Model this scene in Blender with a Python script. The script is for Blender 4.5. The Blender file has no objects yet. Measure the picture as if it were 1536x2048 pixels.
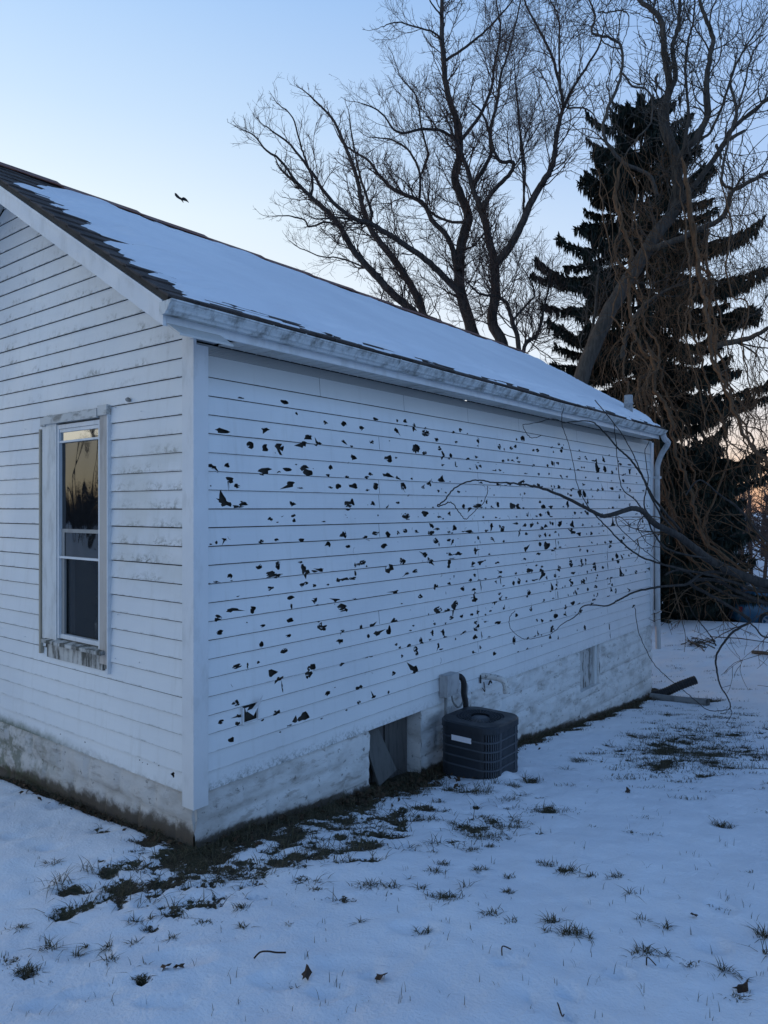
import bpy, bmesh, math, random
from math import sin, cos, pi, radians, sqrt, atan2
from mathutils import Vector, Matrix, noise
from mathutils.geometry import delaunay_2d_cdt
import numpy as np
random.seed(7)
scn = bpy.context.scene
COL = scn.collection

# ------------------------------------------------------------------ camera
TH = radians(38.2); FX, FY = cos(TH), sin(TH); RX, RY = sin(TH), -cos(TH)
CX, CY, CZ = -2.751, -3.617, 2.005
FP, U0, V0 = 1463.0, 768.0, 1017.0          # focal length in photo pixels, principal column, horizon row
cam_d = bpy.data.cameras.new("Camera"); cam = bpy.data.objects.new("Camera", cam_d); COL.objects.link(cam)
cam_d.sensor_fit = 'VERTICAL'; cam_d.sensor_height = 24.0; cam_d.lens = FP/2048*24.0
cam_d.shift_y = -(1024-V0)/2048.0
cam.location = (CX, CY, CZ); cam.rotation_euler = (radians(90), 0, TH-radians(90))
cam_d.clip_start = 0.05; cam_d.clip_end = 3000
scn.camera = cam

# ------------------------------------------------------------------ sky and sun
scn.view_settings.view_transform = 'Standard'; scn.view_settings.look = 'None'
scn.view_settings.exposure = 0.03; scn.view_settings.gamma = 1.0
SUN_AZ, SUN_EL = radians(88), radians(1.6); GLOW_AZ = radians(112)   # measured from +X (the long wall) towards +Y
world = bpy.data.worlds.new("World"); scn.world = world; world.use_nodes = True
def build_world():
    nt = world.node_tree; N = nt.nodes; L = nt.links; N.clear()
    out = N.new('ShaderNodeOutputWorld'); bg = N.new('ShaderNodeBackground')
    tc = N.new('ShaderNodeTexCoord'); sep = N.new('ShaderNodeSeparateXYZ')
    nrm = N.new('ShaderNodeVectorMath'); nrm.operation = 'NORMALIZE'
    L.new(tc.outputs['Generated'], nrm.inputs[0]); L.new(nrm.outputs[0], sep.inputs[0])
    def ramp(stops):
        r = N.new('ShaderNodeValToRGB'); e = r.color_ramp.elements
        while len(e) > 1: e.remove(e[-1])
        e[0].position = stops[0][0]; e[0].color = (*stops[0][1], 1)
        for p, c in stops[1:]:
            k = e.new(p); k.color = (*c, 1)
        L.new(sep.outputs['Z'], r.inputs[0]); return r
    sunny = ramp([(0,(.88,.68,.40)),(.04,(.98,.90,.66)),(.12,(1.0,1.0,.92)),(.25,(.97,1.0,1.0)),(.36,(.84,.95,1.0)),(.46,(.62,.80,1.0)),(.57,(.44,.66,.98)),(.75,(.14,.28,.56)),(1,(.055,.15,.37))])
    away = ramp([(0,(.75,.42,.28)),(.03,(.95,.58,.36)),(.07,(.90,.74,.64)),(.15,(.78,.86,.96)),(.28,(.58,.74,.97)),(.40,(.40,.58,.90)),(.57,(.25,.43,.78)),(.75,(.11,.23,.50)),(1,(.055,.15,.37))])
    back = ramp([(0,(.27,.44,.72)),(.10,(.36,.59,.96)),(.30,(.36,.60,1.0)),(.57,(.21,.40,.78)),(.75,(.10,.22,.49)),(1,(.055,.15,.37))])
    d2 = N.new('ShaderNodeVectorMath'); d2.operation = 'DOT_PRODUCT'; d2.inputs[1].default_value = (cos(radians(218)), sin(radians(218)), 0); L.new(nrm.outputs[0], d2.inputs[0])
    m2 = N.new('ShaderNodeMapRange'); m2.interpolation_type = 'SMOOTHSTEP'; m2.inputs['From Min'].default_value = -.75; m2.inputs['From Max'].default_value = .15
    L.new(d2.outputs['Value'], m2.inputs['Value'])
    ab = N.new('ShaderNodeMix'); ab.data_type = 'RGBA'; L.new(m2.outputs[0], ab.inputs[0]); L.new(away.outputs[0], ab.inputs[6]); L.new(back.outputs[0], ab.inputs[7])
    dot = N.new('ShaderNodeVectorMath'); dot.operation = 'DOT_PRODUCT'
    dot.inputs[1].default_value = (cos(GLOW_AZ), sin(GLOW_AZ), 0); L.new(nrm.outputs[0], dot.inputs[0])
    mr = N.new('ShaderNodeMapRange'); mr.interpolation_type = 'SMOOTHSTEP'
    mr.inputs['From Min'].default_value = -.35; mr.inputs['From Max'].default_value = .8
    L.new(dot.outputs['Value'], mr.inputs['Value'])
    mx = N.new('ShaderNodeMix'); mx.data_type = 'RGBA'
    L.new(mr.outputs[0], mx.inputs[0]); L.new(ab.outputs[2], mx.inputs[6]); L.new(sunny.outputs[0], mx.inputs[7])
    sky = N.new('ShaderNodeTexSky'); sky.sky_type = 'NISHITA'; sky.sun_disc = False
    sky.sun_elevation = SUN_EL; sky.sun_rotation = radians(90)-SUN_AZ
    sc = N.new('ShaderNodeVectorMath'); sc.operation = 'SCALE'; sc.inputs['Scale'].default_value = .05
    L.new(sky.outputs[0], sc.inputs[0])
    ad = N.new('ShaderNodeMix'); ad.data_type = 'RGBA'; ad.blend_type = 'ADD'; ad.inputs[0].default_value = .15
    L.new(mx.outputs[2], ad.inputs[6]); L.new(sc.outputs[0], ad.inputs[7])
    L.new(ad.outputs[2], bg.inputs['Color']); bg.inputs['Strength'].default_value = 1.0
    L.new(bg.outputs[0], out.inputs['Surface'])
build_world()
sd = bpy.data.lights.new("Sun", 'SUN'); sd.energy = 0.5; sd.angle = radians(0.5); sd.color = (1, .62, .40)
so = bpy.data.objects.new("Sun", sd); COL.objects.link(so)
so.rotation_euler = Vector((-cos(SUN_AZ)*cos(SUN_EL), -sin(SUN_AZ)*cos(SUN_EL), -sin(SUN_EL))).to_track_quat('-Z', 'Y').to_euler()

# ------------------------------------------------------------------ calibrated rays
def ray(px, py):
    a = (px-U0)/FP
    return FX+a*RX, FY+a*RY, -(py-V0)/FP
def P(px, py, t):
    dx, dy, dz = ray(px, py); return Vector((CX+t*dx, CY+t*dy, CZ+t*dz))
def onA(px, py, y=0.0):
    dx, dy, dz = ray(px, py); t = (y-CY)/dy; return CX+t*dx, CZ+t*dz
def onB(px, py, x=0.0):
    dx, dy, dz = ray(px, py); t = (x-CX)/dx; return CY+t*dy, CZ+t*dz
def proj(x, y, z):
    rx, ry = x-CX, y-CY; f = rx*FX+ry*FY; r = rx*RX+ry*RY
    return U0+FP*r/f, V0-FP*(z-CZ)/f, f

# ------------------------------------------------------------------ mesh helpers
class MB:
    def __init__(s): s.v = []; s.f = []
    def quad(s, a, b, c, d):
        n = len(s.v); s.v += [tuple(a), tuple(b), tuple(c), tuple(d)]; s.f.append((n, n+1, n+2, n+3))
    def poly(s, pts):
        n = len(s.v); s.v += [tuple(p) for p in pts]; s.f.append(tuple(range(n, n+len(pts))))
    def box(s, x0, x1, y0, y1, z0, z1):
        n = len(s.v)
        s.v += [(x0,y0,z0),(x1,y0,z0),(x1,y1,z0),(x0,y1,z0),(x0,y0,z1),(x1,y0,z1),(x1,y1,z1),(x0,y1,z1)]
        s.f += [(n,n+3,n+2,n+1),(n+4,n+5,n+6,n+7),(n,n+1,n+5,n+4),(n+1,n+2,n+6,n+5),(n+2,n+3,n+7,n+6),(n+3,n,n+4,n+7)]
    def hexa(s, p):      # eight corners: bottom ring then top ring
        n = len(s.v); s.v += [tuple(q) for q in p]
        s.f += [(n,n+3,n+2,n+1),(n+4,n+5,n+6,n+7),(n,n+1,n+5,n+4),(n+1,n+2,n+6,n+5),(n+2,n+3,n+7,n+6),(n+3,n,n+4,n+7)]
    def tube(s, pts, rad, sides=6, cap=True):
        k = len(pts)
        if k < 2: return
        n0 = len(s.v); up = Vector((.31, .17, .93)); prev = None
        for i in range(k):
            d = pts[min(i+1, k-1)]-pts[max(i-1, 0)]
            if d.length < 1e-9: d = Vector((0, 0, 1))
            d.normalize()
            u = prev - d*prev.dot(d) if prev is not None else d.cross(up)
            if u.length < 1e-6: u = d.cross(Vector((1, 0, 0)))
            u.normalize(); prev = u; w = d.cross(u); r = rad[i] if not isinstance(rad, (int, float)) else rad
            for j in range(sides):
                a = 2*pi*j/sides; q = pts[i]+(u*cos(a)+w*sin(a))*r; s.v.append((q.x, q.y, q.z))
        for i in range(k-1):
            b = n0+i*sides
            for j in range(sides):
                j2 = (j+1) % sides; s.f.append((b+j, b+j2, b+sides+j2, b+sides+j))
        if cap:
            s.f.append(tuple(n0+j for j in reversed(range(sides)))); b = n0+(k-1)*sides
            s.f.append(tuple(b+j for j in range(sides)))
    def lathe(s, prof, c, sides=24):
        n0 = len(s.v)
        for r, z in prof:
            for j in range(sides):
                a = 2*pi*j/sides; s.v.append((c[0]+r*cos(a), c[1]+r*sin(a), c[2]+z))
        for i in range(len(prof)-1):
            for j in range(sides):
                j2 = (j+1) % sides; b = n0+i*sides; s.f.append((b+j, b+j2, b+sides+j2, b+sides+j))
    def build(s, name, m, parent=None, smooth=False):
        me = bpy.data.meshes.new(name); me.from_pydata(s.v, [], s.f); me.update()
        if m: me.materials.append(m)
        if smooth: me.polygons.foreach_set('use_smooth', [True]*len(me.polygons))
        o = bpy.data.objects.new(name, me); COL.objects.link(o)
        if parent:
            o.parent = parent
            if parent.name in roots: o.location = -Vector(roots[parent.name])
        return o
roots = {}
def tag(o, label=None, cat=None, group=None, kind=None):
    if label: o['label'] = label
    if cat: o['category'] = cat
    if group: o['group'] = group
    if kind: o['kind'] = kind
    return o
def thing(name, label, cat, loc=(0, 0, 0), group=None):     # Empty at the base; parts are modelled in world coordinates
    o = bpy.data.objects.new(name, None); COL.objects.link(o); o.location = loc; roots[o.name] = tuple(loc)
    o.empty_display_size = .2
    return tag(o, label, cat, group)
def cr(pts, sub=6):      # Catmull-Rom through the points
    out = []; n = len(pts)
    for i in range(n-1):
        p0, p1, p2, p3 = pts[max(i-1, 0)], pts[i], pts[i+1], pts[min(i+2, n-1)]
        for k in range(sub):
            t = k/sub
            out.append(.5*((2*p1)+(p2-p0)*t+(2*p0-5*p1+4*p2-p3)*t*t+(3*p1-p0-3*p2+p3)*t**3))
    out.append(pts[-1].copy()); return out
def rnd(a, b): return random.uniform(a, b)
def rvec():
    while True:
        v = Vector((rnd(-1, 1), rnd(-1, 1), rnd(-1, 1)))
        if .01 < v.length < 1: return v.normalized()
def fbm(x, y, z=0.0, o=3):
    s = 0; a = 1; t = 0
    for _ in range(o):
        s += a*noise.noise((x, y, z)); t += a; a *= .5; x *= 2.03; y *= 2.03; z += 7.1
    return s/t
def sstep(a, b, x):
    t = min(1, max(0, (x-a)/(b-a))); return t*t*(3-2*t)

# ------------------------------------------------------------------ materials
class NT:
    def __init__(s, name, rough=.6, col=(.5, .5, .5), spec=.4, metal=0):
        s.m = bpy.data.materials.new(name); s.m.use_nodes = True; s.nt = s.m.node_tree; s.N = s.nt.nodes; s.L = s.nt.links
        s.b = s.N['Principled BSDF']; s.b.inputs['Base Color'].default_value = (*col, 1); s.b.inputs['Roughness'].default_value = rough
        s.b.inputs['Specular IOR Level'].default_value = spec; s.b.inputs['Metallic'].default_value = metal
        s.tc = s.N.new('ShaderNodeTexCoord'); s.co = s.tc.outputs['Object']
    def map(s, sc=(1, 1, 1), src=None):
        n = s.N.new('ShaderNodeMapping'); n.inputs['Scale'].default_value = sc; s.L.new(src or s.co, n.inputs[0]); return n.outputs[0]
    def noise(s, scale, detail=4, rough=.55, sc=None, dist=0):
        n = s.N.new('ShaderNodeTexNoise'); n.inputs['Scale'].default_value = scale; n.inputs['Detail'].default_value = detail
        n.inputs['Roughness'].default_value = rough; n.inputs['Distortion'].default_value = dist
        s.L.new(s.map(sc) if sc else s.co, n.inputs['Vector']); return n.outputs[0]
    def ramp(s, x, a, b, lo=0.0, hi=1.0):
        n = s.N.new('ShaderNodeMapRange'); n.interpolation_type = 'SMOOTHSTEP'
        n.inputs['From Min'].default_value = a; n.inputs['From Max'].default_value = b
        n.inputs['To Min'].default_value = lo; n.inputs['To Max'].default_value = hi
        s.L.new(x, n.inputs['Value']); return n.outputs[0]
    def math(s, op, a, b=None):
        n = s.N.new('ShaderNodeMath'); n.operation = op
        for i, v in enumerate((a, b)):
            if v is None: continue
            if isinstance(v, (int, float)): n.inputs[i].default_value = v
            else: s.L.new(v, n.inputs[i])
        return n.outputs[0]
    def mul(s, *a):
        r = a[0]
        for b in a[1:]: r = s.math('MULTIPLY', r, b)
        return r
    def mix(s, f, a, b):
        n = s.N.new('ShaderNodeMix'); n.data_type = 'RGBA'
        for k, v in ((0, f), (6, a), (7, b)):
            if isinstance(v, (int, float)): n.inputs[k].default_value = v
            elif isinstance(v, tuple): n.inputs[k].default_value = (*v, 1)
            else: s.L.new(v, n.inputs[k])
        return n.outputs[2]
    def xyz(s):
        n = s.N.new('ShaderNodeSeparateXYZ'); s.L.new(s.co, n.inputs[0]); return n.outputs
    def attr(s, name):
        n = s.N.new('ShaderNodeAttribute'); n.attribute_name = name; return n.outputs['Fac']
    def color(s, c): s.L.new(c, s.b.inputs['Base Color'])
    def rough(s, c): s.L.new(c, s.b.inputs['Roughness'])
    def bump(s, h, strength=.3, dist=.01):
        n = s.N.new('ShaderNodeBump'); n.inputs['Strength'].default_value = strength; n.inputs['Distance'].default_value = dist
        s.L.new(h, n.inputs['Height']); s.L.new(n.outputs[0], s.b.inputs['Normal'])

def m_vinyl(name, wall):
    t = NT(name, .42, spec=.4); X, Y, Z = t.xyz()
    tone = t.ramp(t.noise(.9, 3), .3, .7); c = t.mix(tone, (.64, .66, .675), (.72, .735, .74))
    streak = t.ramp(t.noise(3, 5, .6, sc=(6, 6, .5)), .5, .8); c = t.mix(t.mul(streak, .22), c, (.42, .41, .37))
    # every course is a little dirtier under its butt edge
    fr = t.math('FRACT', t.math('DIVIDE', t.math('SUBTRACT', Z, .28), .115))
    spk = t.ramp(t.noise(38, 6, .75), .52, .66)
    if wall == 'B':
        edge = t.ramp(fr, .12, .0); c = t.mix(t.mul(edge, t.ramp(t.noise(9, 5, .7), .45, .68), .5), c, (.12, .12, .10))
        # mildew beside the window
        zone = t.mul(t.ramp(Y, .95, .70), t.ramp(Y, .02, .10), t.ramp(Z, 1.42, 1.62), t.ramp(Z, 2.55, 2.3))
        low = t.ramp(t.math('ADD', fr, t.math('MULTIPLY', t.noise(3.5, 4, .6), 1.1)), 1.25, .45)
        c = t.mix(t.mul(zone, low, t.ramp(t.noise(26, 6, .78, sc=(1, .8, 1.2), dist=.6), .46, .60), t.ramp(t.noise(3.2, 3), .40, .56), .8), c, (.12, .125, .105))
        c = t.mix(t.mul(zone, t.ramp(t.noise(2.4, 4), .38, .62), .30), c, (.38, .40, .36))
        up = t.mul(t.ramp(Z, 2.6, 3.0), t.ramp(fr, .7, .1), t.ramp(t.noise(5, 4, .7), .48, .7))
        c = t.mix(t.mul(up, t.ramp(t.noise(26, 5, .7), .42, .62), .75), c, (.12, .12, .10))
        bot = t.mul(t.ramp(t.math('ADD', Z, t.math('MULTIPLY', t.noise(5, 5, .7), .16)), .42, .30), t.ramp(Y, .0, 2.6, .45, 1.0))
        c = t.mix(t.mul(bot, t.ramp(t.noise(30, 6, .75), .36, .6)), c, (.055, .065, .04))
        grn = t.mul(t.ramp(Y, .9, 2.2), t.ramp(t.math('ADD', Z, t.math('MULTIPLY', t.noise(7, 5, .75), .12)), .42, .32)); c = t.mix(t.mul(grn, .9), c, (.05, .075, .032))
    else:
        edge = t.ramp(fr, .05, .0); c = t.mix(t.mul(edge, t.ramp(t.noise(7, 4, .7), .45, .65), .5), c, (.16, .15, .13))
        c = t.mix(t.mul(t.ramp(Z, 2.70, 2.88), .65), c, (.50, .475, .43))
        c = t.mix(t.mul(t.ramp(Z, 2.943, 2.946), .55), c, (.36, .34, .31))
        bot = t.mul(t.ramp(t.math('ADD', Z, t.math('MULTIPLY', t.noise(4, 5, .75), .14)), .44, .33), t.ramp(X, 2.2, 1.2, .35, 1.0))
        c = t.mix(t.mul(bot, t.ramp(t.noise(42, 6, .8), .44, .62), .85), c, (.10, .11, .095))
    t.color(c); t.rough(t.ramp(t.noise(3, 4), .3, .7, .36, .55)); t.bump(t.noise(2.2, 3, .5, sc=(1, 1, 4)), .18, .02)
    return t.m
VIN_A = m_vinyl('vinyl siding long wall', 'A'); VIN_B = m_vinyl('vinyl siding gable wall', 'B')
def m_paint(name, col, dirt, amt=.5, scale=8, rough=.45, stretch=(1, 1, .35), th=(.48, .68), metal=0):
    t = NT(name, rough, spec=.4, metal=metal)
    c = t.mix(t.ramp(t.noise(1.7, 3), .3, .7), tuple(v*.92 for v in col), col)
    c = t.mix(t.mul(t.ramp(t.noise(scale, 6, .68, sc=stretch), *th), amt), c, dirt)
    t.color(c); t.rough(t.ramp(t.noise(6, 4), .3, .7, rough-.08, rough+.15)); t.bump(t.noise(30, 4), .08, .004); return t.m
TRIM = m_paint('white painted trim', (.68, .69, .70), (.30, .30, .27), .25)
GUTTER = m_paint('weathered white gutter', (.58, .60, .60), (.13, .13, .115), .85, 9, stretch=(1, 1, .5), th=(.42, .66))
SOFFIT = m_paint('soffit panel', (.55, .54, .51), (.22, .20, .17), .5, 4)
WINTRIM = m_paint('dirty window casing', (.66, .67, .66), (.22, .21, .19), .40, 12, stretch=(1, 1, .3), th=(.42, .7))
GREYWOOD = m_paint('bare grey wood', (.33, .31, .28), (.12, .11, .10), .7, 14, .75, (1, 1, .15))
TANSTRIP = m_paint('tan wooden strip', (.36, .32, .25), (.15, .13, .10), .6, 14, .7, (1, 1, .2))
DARKWOOD = m_paint('dark weathered boards', (.105, .10, .095), (.03, .03, .03), .7, 9, .8, (3, 3, .3))
ALU = m_paint('dull downspout', (.50, .51, .52), (.18, .18, .18), .5, 7)
SHEATH = m_paint('dark sheathing behind siding', (.050, .046, .040), (.022, .02, .018), .6, 8, .9)
RUST = m_paint('rusty ridge metal', (.19, .075, .050), (.07, .045, .04), .7, 3, .6, (.4, 2, 2))
PVC = m_paint('chipped white pipe', (.62, .62, .60), (.08, .075, .07), .85, 26, .4, (1, 1, 1), (.54, .60))
GREYMETAL = m_paint('grey metal box', (.40, .41, .42), (.16, .16, .16), .6, 10)
BLACK = m_paint('black rubber', (.018, .018, .02), (.05, .048, .045), .5, 20, .55, (1, 1, 1))
ACM = m_paint('dark blue grey metal', (.022, .028, .036), (.014, .018, .022), .5, 6, .42, (1, 1, 1))
ACL = m_paint('lighter grille metal', (.060, .072, .088), (.035, .042, .05), .5, 6, .45, (1, 1, 1))
ACI = NT('dark inside of unit', .8, (.012, .013, .015)).m
LABEL = NT('white label', .4, (.70, .70, .74)).m
GALV = m_paint('galvanised pipe', (.35, .36, .37), (.12, .12, .12), .7, 20, .45, (1, 1, 1))
PIPEGREY = m_paint('grey plastic pipe', (.22, .23, .23), (.08, .08, .08), .5, 12, .5)

def m_block():
    t = NT('painted concrete block', .75, spec=.25); X, Y, Z = t.xyz()
    c = t.mix(t.ramp(t.noise(3.0, 5, .6, sc=(1, 1, 2.2)), .30, .55), (.46, .45, .43), (.68, .68, .67))
    c = t.mix(t.mul(t.ramp(t.noise(5, 7, .7, sc=(.8, .8, 2.6)), .54, .64), .6), c, (.30, .27, .24)); c = t.mix(t.mul(t.ramp(X, .6, -.0), .45), c, (.34, .31, .28))
    c = t.mix(t.mul(t.ramp(t.noise(17, 6, .7), .60, .66), .8), c, (.15, .14, .13))
    c = t.mix(t.mul(t.ramp(t.math('ADD', t.attr('joint'), t.math('MULTIPLY', t.math('SUBTRACT', t.noise(9, 5, .65), .5), .9)), .45, 1.0), .6), c, (.25, .24, .22))  # joint dirt plus the grey shadow band of each course, painted into the colour
    damp = t.attr('damp'); c = t.mix(t.ramp(t.math('ADD', damp, t.math('MULTIPLY', t.math('SUBTRACT', t.noise(11, 6, .7), .5), .8)), .38, .72), c, (.10, .085, .07))
    grn = t.mul(t.ramp(Y, 1.2, 2.4), t.ramp(t.noise(7, 5, .7), .42, .6)); c = t.mix(t.mul(grn, .7), c, (.08, .095, .05))
    t.color(c); t.bump(t.noise(45, 6, .65), .5, .012); return t.m
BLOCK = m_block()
def m_shingle():
    t = NT('dark asphalt shingles', .95, spec=.2)
    c = t.mix(t.ramp(t.noise(7, 4, .6, sc=(1, 1, 1)), .35, .65), (.055, .048, .046), (.10, .085, .08))
    c = t.mix(t.mul(t.ramp(t.noise(240, 2), .5, .7), .6), c, (.16, .14, .13)); t.color(c); t.bump(t.noise(260, 2), .4, .004); return t.m
SHINGLE = m_shingle()
def m_snow(name, ground):
    t = NT(name, .55, spec=.25)
    base = t.mix(t.ramp(t.noise(1.1, 4), .3, .7), (.74, .77, .82), (.82, .85, .89))
    if ground:
        b = t.attr('bare'); n = t.math('ADD', t.math('MULTIPLY', t.math('SUBTRACT', t.noise(9, 6, .70), .5), 1.25), t.math('MULTIPLY', t.math('SUBTRACT', t.noise(38, 5, .75), .5), 1.15))
        f = t.ramp(t.math('ADD', b, n), .46, .56)
        soil = t.mix(t.ramp(t.noise(14, 6, .7), .38, .62), (.026, .021, .014), (.085, .066, .042))
        soil = t.mix(t.mul(t.ramp(t.noise(5, 4), .45, .6), .6), soil, (.040, .045, .022))
        soil = t.mix(t.ramp(t.noise(110, 3, .7), .58, .7), soil, (.12, .10, .07))
        t.color(t.mix(f, base, soil)); t.rough(t.math('ADD', .55, t.math('MULTIPLY', f, .35)))
        h = t.math('ADD', t.math('MULTIPLY', t.noise(16, 5, .6), .6), t.math('MULTIPLY', t.noise(70, 4), .40))
        h = t.math('SUBTRACT', h, t.math('MULTIPLY', f, .7)); t.bump(h, .55, .03)
    else:
        t.color(base); t.bump(t.noise(6, 5, .55, sc=(.5, 2, 2)), .35, .03)
    t.b.inputs['Subsurface Weight'].default_value = 0.0
    return t.m
SNOW = m_snow('snowy lawn', True); ROOFSNOW = m_snow('roof snow', False)
def m_bark(name, a, b, rough=.85, scale=9):
    t = NT(name, rough, spec=.2); c = t.mix(t.ramp(t.noise(scale, 5, .65, sc=(2, 2, .4)), .35, .65), a, b); t.color(c); t.bump(t.noise(scale*3, 4, .6, sc=(2, 2, .5)), .5, .02); return t.m
BARK = m_bark('dark maple bark', (.035, .030, .028), (.075, .065, .06)); TWIG = m_bark('maple twigs', (.06, .045, .04), (.10, .07, .06))
WBARK = m_bark('willow bark', (.055, .050, .045), (.10, .088, .075)); WTWIG = m_bark('orange brown willow shoots', (.080, .051, .031), (.145, .086, .047)); WGREY = m_bark('grey willow limb', (.032, .029, .027), (.062, .054, .048))
NEEDLE = m_bark('spruce needles', (.010, .016, .014), (.028, .040, .032), .8, 5); FARWOOD = m_bark('far woods', (.035, .028, .028), (.07, .05, .045))
GRASS = m_bark('winter grass', (.030, .033, .017), (.125, .104, .064), .8, 26); LEAF = m_bark('dead leaves', (.040, .026, .016), (.085, .054, .032), .8, 12)
DARKLEAF = m_bark('dark dead leaf', (.03, .02, .015), (.06, .04, .03), .7, 12)
def m_glass(name, ior, col, wav, rough=.02):
    t = NT(name, rough, col, .5); t.b.inputs['IOR'].default_value = ior
    if wav: t.bump(t.noise(1.3, 1, .4, sc=(1, 2.2, .9), dist=wav*.5), .06, .10)
    return t.m
GLASS_TOP = m_glass('clear storm glass', 6.0, (.02, .022, .022), 0); GLASS = m_glass('wavy screened glass', 1.75, (.008, .009, .010), 2.5); GLASS_LOW = m_glass('lower sash glass', 1.42, (.006, .009, .011), .3); GLASS_LOW.node_tree.nodes['Principled BSDF'].inputs['Alpha'].default_value = .5

# ------------------------------------------------------------------ ground shape
_tx = np.array([-400, -40, -8, -3, 0, 2, 4, 6, 7.4, 8.6, 10, 13, 16.5, 18, 21, 26, 40, 400]); _tz = np.array([.5, .5, .3, .135, 0, -.20, -.40, -.59, -.71, -.78, -.82, -.84, -.86, -.92, -1.35, -1.9, -2.1, -2.6])
def gbase(x, y):
    g = (np.interp(x-.5, _tx, _tz)+np.interp(x, _tx, _tz)*2+np.interp(x+.5, _tx, _tz))/4
    return g + .06*np.minimum(np.maximum(-y, 0), 5) - .05*np.minimum(np.maximum(y, 0), 4)
def onG(px, py):
    dx, dy, dz = ray(px, py); t = 3.0
    for _ in range(60):
        g = float(gbase(CX+t*dx, CY+t*dy)); h = CZ+t*dz-g
        t += h/max(.05, -dz+.05)*.6
    return CX+t*dx, CY+t*dy, float(gbase(CX+t*dx, CY+t*dy)), t
# bare patches: photo centre, half sizes, strength
PATCH = [(430,1690,130,42,.74),(245,1770,60,34,.70),(380,1715,110,50,.62),(155,1778,60,13,.8),(125,1826,30,17,.85),(170,1810,40,20,.55),(560,1665,150,32,.62),(650,1640,120,26,.66),
 (690,1690,110,28,.6),(470,1745,110,20,.62),(385,1800,50,15,.75),(620,1760,70,16,.5),(300,1680,60,14,.6),(210,1655,40,12,.6),(560,1720,160,26,.55),(420,1640,70,24,.66),
 (960,1660,75,24,.56),(900,1690,70,20,.42),(1010,1640,60,10,.5),(800,1580,70,30,.70),(1095,1620,50,11,.52),(1370,1500,110,34,.56),(1310,1530,90,14,.5),(1440,1530,80,22,.5),(1290,1475,60,12,.45),(1480,1500,70,30,.4),
 (1400,1400,60,7,.75),(1330,1395,40,10,.66),(55,1945,22,9,.85),(283,1965,14,8,.8),(1060,1560,22,12,.8),(880,1790,50,10,.55),(760,1790,60,12,.45),(680,1800,60,14,.42),(1130,1735,22,7,.65),(1450,1652,18,6,.6),(930,1580,60,12,.5),(1500,1535,60,8,.4)]
_r = random.Random(31)
for _ in range(270):
    a = _r.random(); px = 190+a*600+_r.gauss(0, 40); py = 1775-a*150+_r.gauss(0, 34)+(_r.random() < .3)*20; PATCH.append((px, py, _r.uniform(8, 40), _r.uniform(4, 12), _r.uniform(.50, .78)))
for _ in range(46): PATCH.append((_r.gauss(900, 95), _r.gauss(1650, 38), _r.uniform(8, 30), _r.uniform(3, 7), _r.uniform(.45, .62)))
for _ in range(110): PATCH.append((_r.gauss(1400, 85), _r.gauss(1500, 30), _r.uniform(10, 36), _r.uniform(2.5, 6), _r.uniform(.45, .66)))
for _ in range(50): PATCH.append((_r.uniform(1040, 1320), 0, 0, 0, 0))
PATCH = [p for p in PATCH if p[4] > 0 and p[0] < 1560]
PW = []
for (px, py, a, b, s) in PATCH:
    x, y, z, t = onG(px, py); ra = a/FP*t; rb = b/FP*t*t/max(.5, CZ-z); PW.append((x, y, ra, min(rb, ra*4), s))
FOOT = [(1140,1985,26,13),(1056,1990,10,14),(1142,2032,12,9),(1442,1815,26,18),(1425,1888,30,18),(180,1985,55,12),(330,2010,55,12),(170,1905,55,20),(360,1920,60,22),(1350,1925,40,10),(1240,1945,30,10),(660,1985,40,14),(740,1945,20,10),(120,1610,26,8),(30,1670,30,8),(100,1690,28,7),(830,1855,45,16),(560,1960,50,18),(1020,1925,30,12),(700,1925,60,18),(95,2010,50,16)]
FW = []
for (px, py, a, b) in FOOT:
    x, y, z, t = onG(px, py); ra = a/FP*t; rb = b/FP*t*t/max(.5, CZ-z); FW.append((x, y, ra, rb))
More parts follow.
